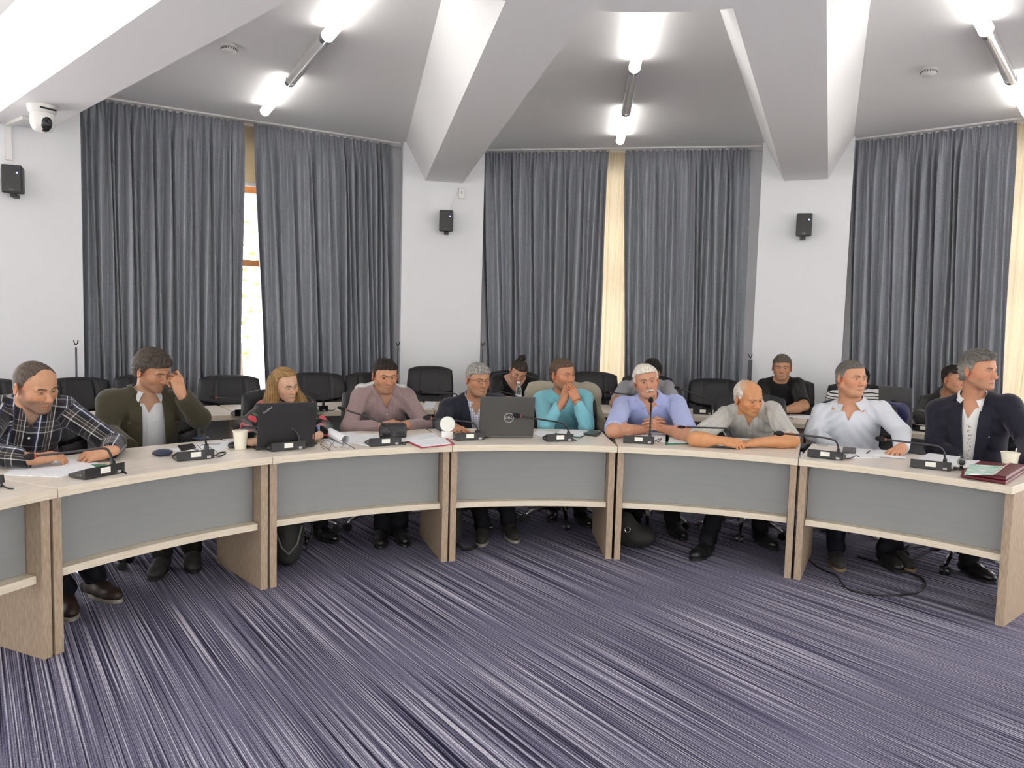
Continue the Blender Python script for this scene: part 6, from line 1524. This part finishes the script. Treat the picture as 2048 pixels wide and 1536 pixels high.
# junction box with cables
deg, rad, hw = COLS[1]; p = at_r(923, 387, rad - .022); t = thing('junction_box', 'small white junction box at the top of the pillar left of the middle window', 'box', p, face_in(deg))
MB().box((0, 0, 0), (.070, .04, .115)).build('housing', M_white, t, bevel=.006); MB().box((0, .021, .01), (.006, .004, .03)).build('slot', M_blk, t)
s0 = at_r(897, 424, rad - .03)
for k in (0, 1):
    mid = at_r(907 + 3 * k, 400, rad - .02); b = at_r(921, 378, rad - .02)
    iv = Matrix.Rotation(-face_in(deg), 3, 'Z'); MB().tube([iv @ (q - p) for q in bez(b, b + Vector((-.06, 0, -.06 + .02 * k)), mid + Vector((0, 0, -.05)), s0 + Vector((.012 * k, 0, 0)))], .0028, 6).build('cable', M_white, t, smooth=60)
# smoke detectors
for (x, y), lab in (((458, 92), 'white smoke detector on the ceiling left of the leftmost lamp'), ((1858, 138), 'white smoke detector on the ceiling of the right bay')):
    p = at_z(x, y, ZC); t = thing('smoke_detector', lab, 'smoke detector', (p.x, p.y, ZC), 0, 'smoke detectors')
    MB().lathe([(0, 0), (.055, 0), (.055, -.014), (0, -.014)], (0, 0, 0), 24).build('base', M_white, t, smooth=40)
    MB().lathe([(0, -.014), (.050, -.016), (.056, -.022), (.056, -.034), (.046, -.048), (.02, -.056), (0, -.056)], (0, 0, 0), 24).build('cover', M_white, t, smooth=40)
    k = MB()
    for i in range(20):
        a = 2 * PI * i / 20; k.box((.0565 * math.cos(a), .0565 * math.sin(a), -.028), (.006, .006, .010), Matrix.Rotation(a, 3, 'Z'))
    k.build('vent_slots', mat('slot_grey', (.12, .11, .1), .7), t)
# curtain tieback hooks with straps
def tieback(px, py, r, label, sw=.014):
    p = at_r(px, py, r); t = thing('curtain_tieback', label, 'tieback', p, face_in(ang_of(p)), 'curtain tiebacks')
    MB().tube([(0, -.02, 0), (0, .03, 0), (.012, .045, .015), (.022, .045, .045)], .005, 6).build('hook', M_blk, t, smooth=60); MB().tube([(0, .03, 0), (-.012, .045, .02), (-.016, .045, .05)], .005, 6).build('prong', M_blk, t, smooth=60)
    MB().box((0, .035, -.17), (sw, .03, .30)).build('strap', mat('tieback_strap', (.10, .105, .12), .8), t, bevel=.008); return t
tieback(150, 690, 6.72, 'dark tieback with strap at the left pillar edge'); tieback(795, 692, 6.86, 'dark tieback with strap left of the pillar with the junction box')
tieback(965, 692, 6.86, 'dark tieback with strap at the left edge of the middle window'); tieback(1501, 716, 6.58, 'dark tieback with hanging strap right of the middle window', .045)

# bags, bottle and cable under the desks
p = at_z(577, 1135, 0); t = thing('backpack', 'black backpack standing under the desk by the blonde woman', 'bag', (p.x, p.y + .08, 0), R(20))
F = Field.uni(V(-.22, -.18, -.02), V(.22, .2, .45), .011); F.ell((-.03, 0, .19), (.10, .10, .21), None, k=.02); F.ell((-.03, -.07, .12), (.08, .06, .11), None, k=.03); F.F = np.maximum(F.F, .004 - F.ax[2][None, None, :])
v, q = F.mesh(); np_obj('bag_body', [(v, q)], M_back, t); MB().tube([(-.10, -.10, .22), (-.07, -.13, .14), (-.03, -.135, .10), (.02, -.125, .16), (.05, -.09, .26)], .006, 6).build('cord', mat('grey_cord', (.16, .16, .13), .7), t, smooth=60)
MB().grid(lambda u, v: (.075 + .04 * math.sin(PI * u), -.02 + .03 * v, .08 + .30 * u), 14, 3, thick=.006).build('shoulder_strap', M_back, t, smooth=60)
p = at_z(1275, 1100, 0); t = thing('shoulder_bag', 'black shoulder bag slumped under the desk by the white-haired man', 'bag', (p.x, p.y + .08, 0), R(-15))
F = Field.uni(V(-.26, -.2, -.02), V(.26, .22, .36), .011); F.ell((.0, 0, .075), (.14, .10, .080), None, k=.02); F.ell((-.07, .0, .13), (.07, .07, .11), None, k=.05); F.F = np.maximum(F.F, .004 - F.ax[2][None, None, :])
v, q = F.mesh(); np_obj('bag_body', [(v, q)], M_back, t); MB().tube([(-.05 + .018 * math.cos(k), -.10, .14 + .018 * math.sin(k)) for k in [2 * PI * i / 18 for i in range(19)]], .004, 6).build('ring_buckle', M_chrome, t, smooth=60)
MB().tube([(-.05, -.10, .12), (-.03, -.115, .07), (-.05, -.12, .04)], .006, 6).build('strap', M_back, t, smooth=60)
p = at_z(922, 1102, 0); t = thing('handbag', 'black bag with a trailing strap beside the desk leg, centre left', 'bag', (p.x - .03, p.y + .07, 0), R(10))
F = Field.uni(V(-.16, -.16, -.02), V(.16, .16, .36), .010); F.ell((-.02, .02, .14), (.055, .10, .16), None); F.F = np.maximum(F.F, .004 - F.ax[2][None, None, :]); v, q = F.mesh(); np_obj('bag_body', [(v, q)], M_back, t)
MB().tube([(-.01, -.06, .05), (.03, -.08, .012), (.09, -.06, .010), (.13, -.02, .014)], .010, 6).build('strap', M_back, t, smooth=60)
p = at_z(853, 1070, 0); t = thing('water_bottle', 'clear water bottle on the floor by the desk leg', 'bottle', p); 
MB().lathe([(0, 0), (.030, 0), (.032, .01), (.032, .15), (.022, .185), (.013, .20), (.013, .212), (0, .212)], (0, 0, 0), 18).build('bottle_body', M_glassb, t, smooth=50); MB().lathe([(0, .212), (.015, .212), (.015, .228), (0, .228)], (0, 0, 0), 14).build('cap', M_white, t)
cp = [(1607, 1090), (1612, 1112), (1630, 1130), (1652, 1142), (1672, 1150), (1681, 1162), (1690, 1174), (1712, 1183), (1750, 1189), (1800, 1190), (1836, 1184), (1851, 1172), (1846, 1158), (1822, 1146), (1790, 1138), (1755, 1126), (1715, 1113), (1760, 1126), (1800, 1127), (1840, 1113), (1868, 1098)]
pts = [at_z(x, y, .006) for x, y in cp]; sm = []
for i in range(len(pts) - 1):
    a, b, c, d = pts[max(0, i - 1)], pts[i], pts[i + 1], pts[min(len(pts) - 1, i + 2)]
    for s in range(6):
        u = s / 6; sm.append(.5 * ((2 * b) + (c - a) * u + (2 * a - 5 * b + 4 * c - d) * u * u + (3 * b - a - 3 * c + d) * u**3))
tag(MB().tube(sm, .0055, 6).build('floor_cable', M_blk, smooth=60), 'black cable looped on the carpet under the right end desk', 'cable')

# tree outside the left window
t = thing('garden_tree', 'yellow-green tree outside, seen through the slit of the left window', 'tree', (-4.6, 12.2, -2))
MB().tube([(0, 0, 0), (.1, 0, 2), (0, .1, 4.2)], [.2, .15, .08], 8).build('trunk', mat('bark', (.12, .08, .05), .9), t)
rnd = random.Random(9); m = MB()
for i in range(500):
    c = Vector((rnd.gauss(0, 1.1), rnd.gauss(0, .8), 4.6 + rnd.gauss(0, .9))); r = Matrix.Rotation(rnd.uniform(0, 6), 3, 'Z') @ Matrix.Rotation(rnd.uniform(0, 3), 3, 'X'); s = rnd.uniform(.04, .08)
    m.add([c + r @ Vector(q) * s for q in ((-1, 0, 0), (0, -.5, 0), (1, 0, 0), (0, .5, 0))], [(0, 1, 2, 3)])
m.build('leaves', mat('leaf', (.16, .20, .035), .6), t)['kind'] = 'stuff'
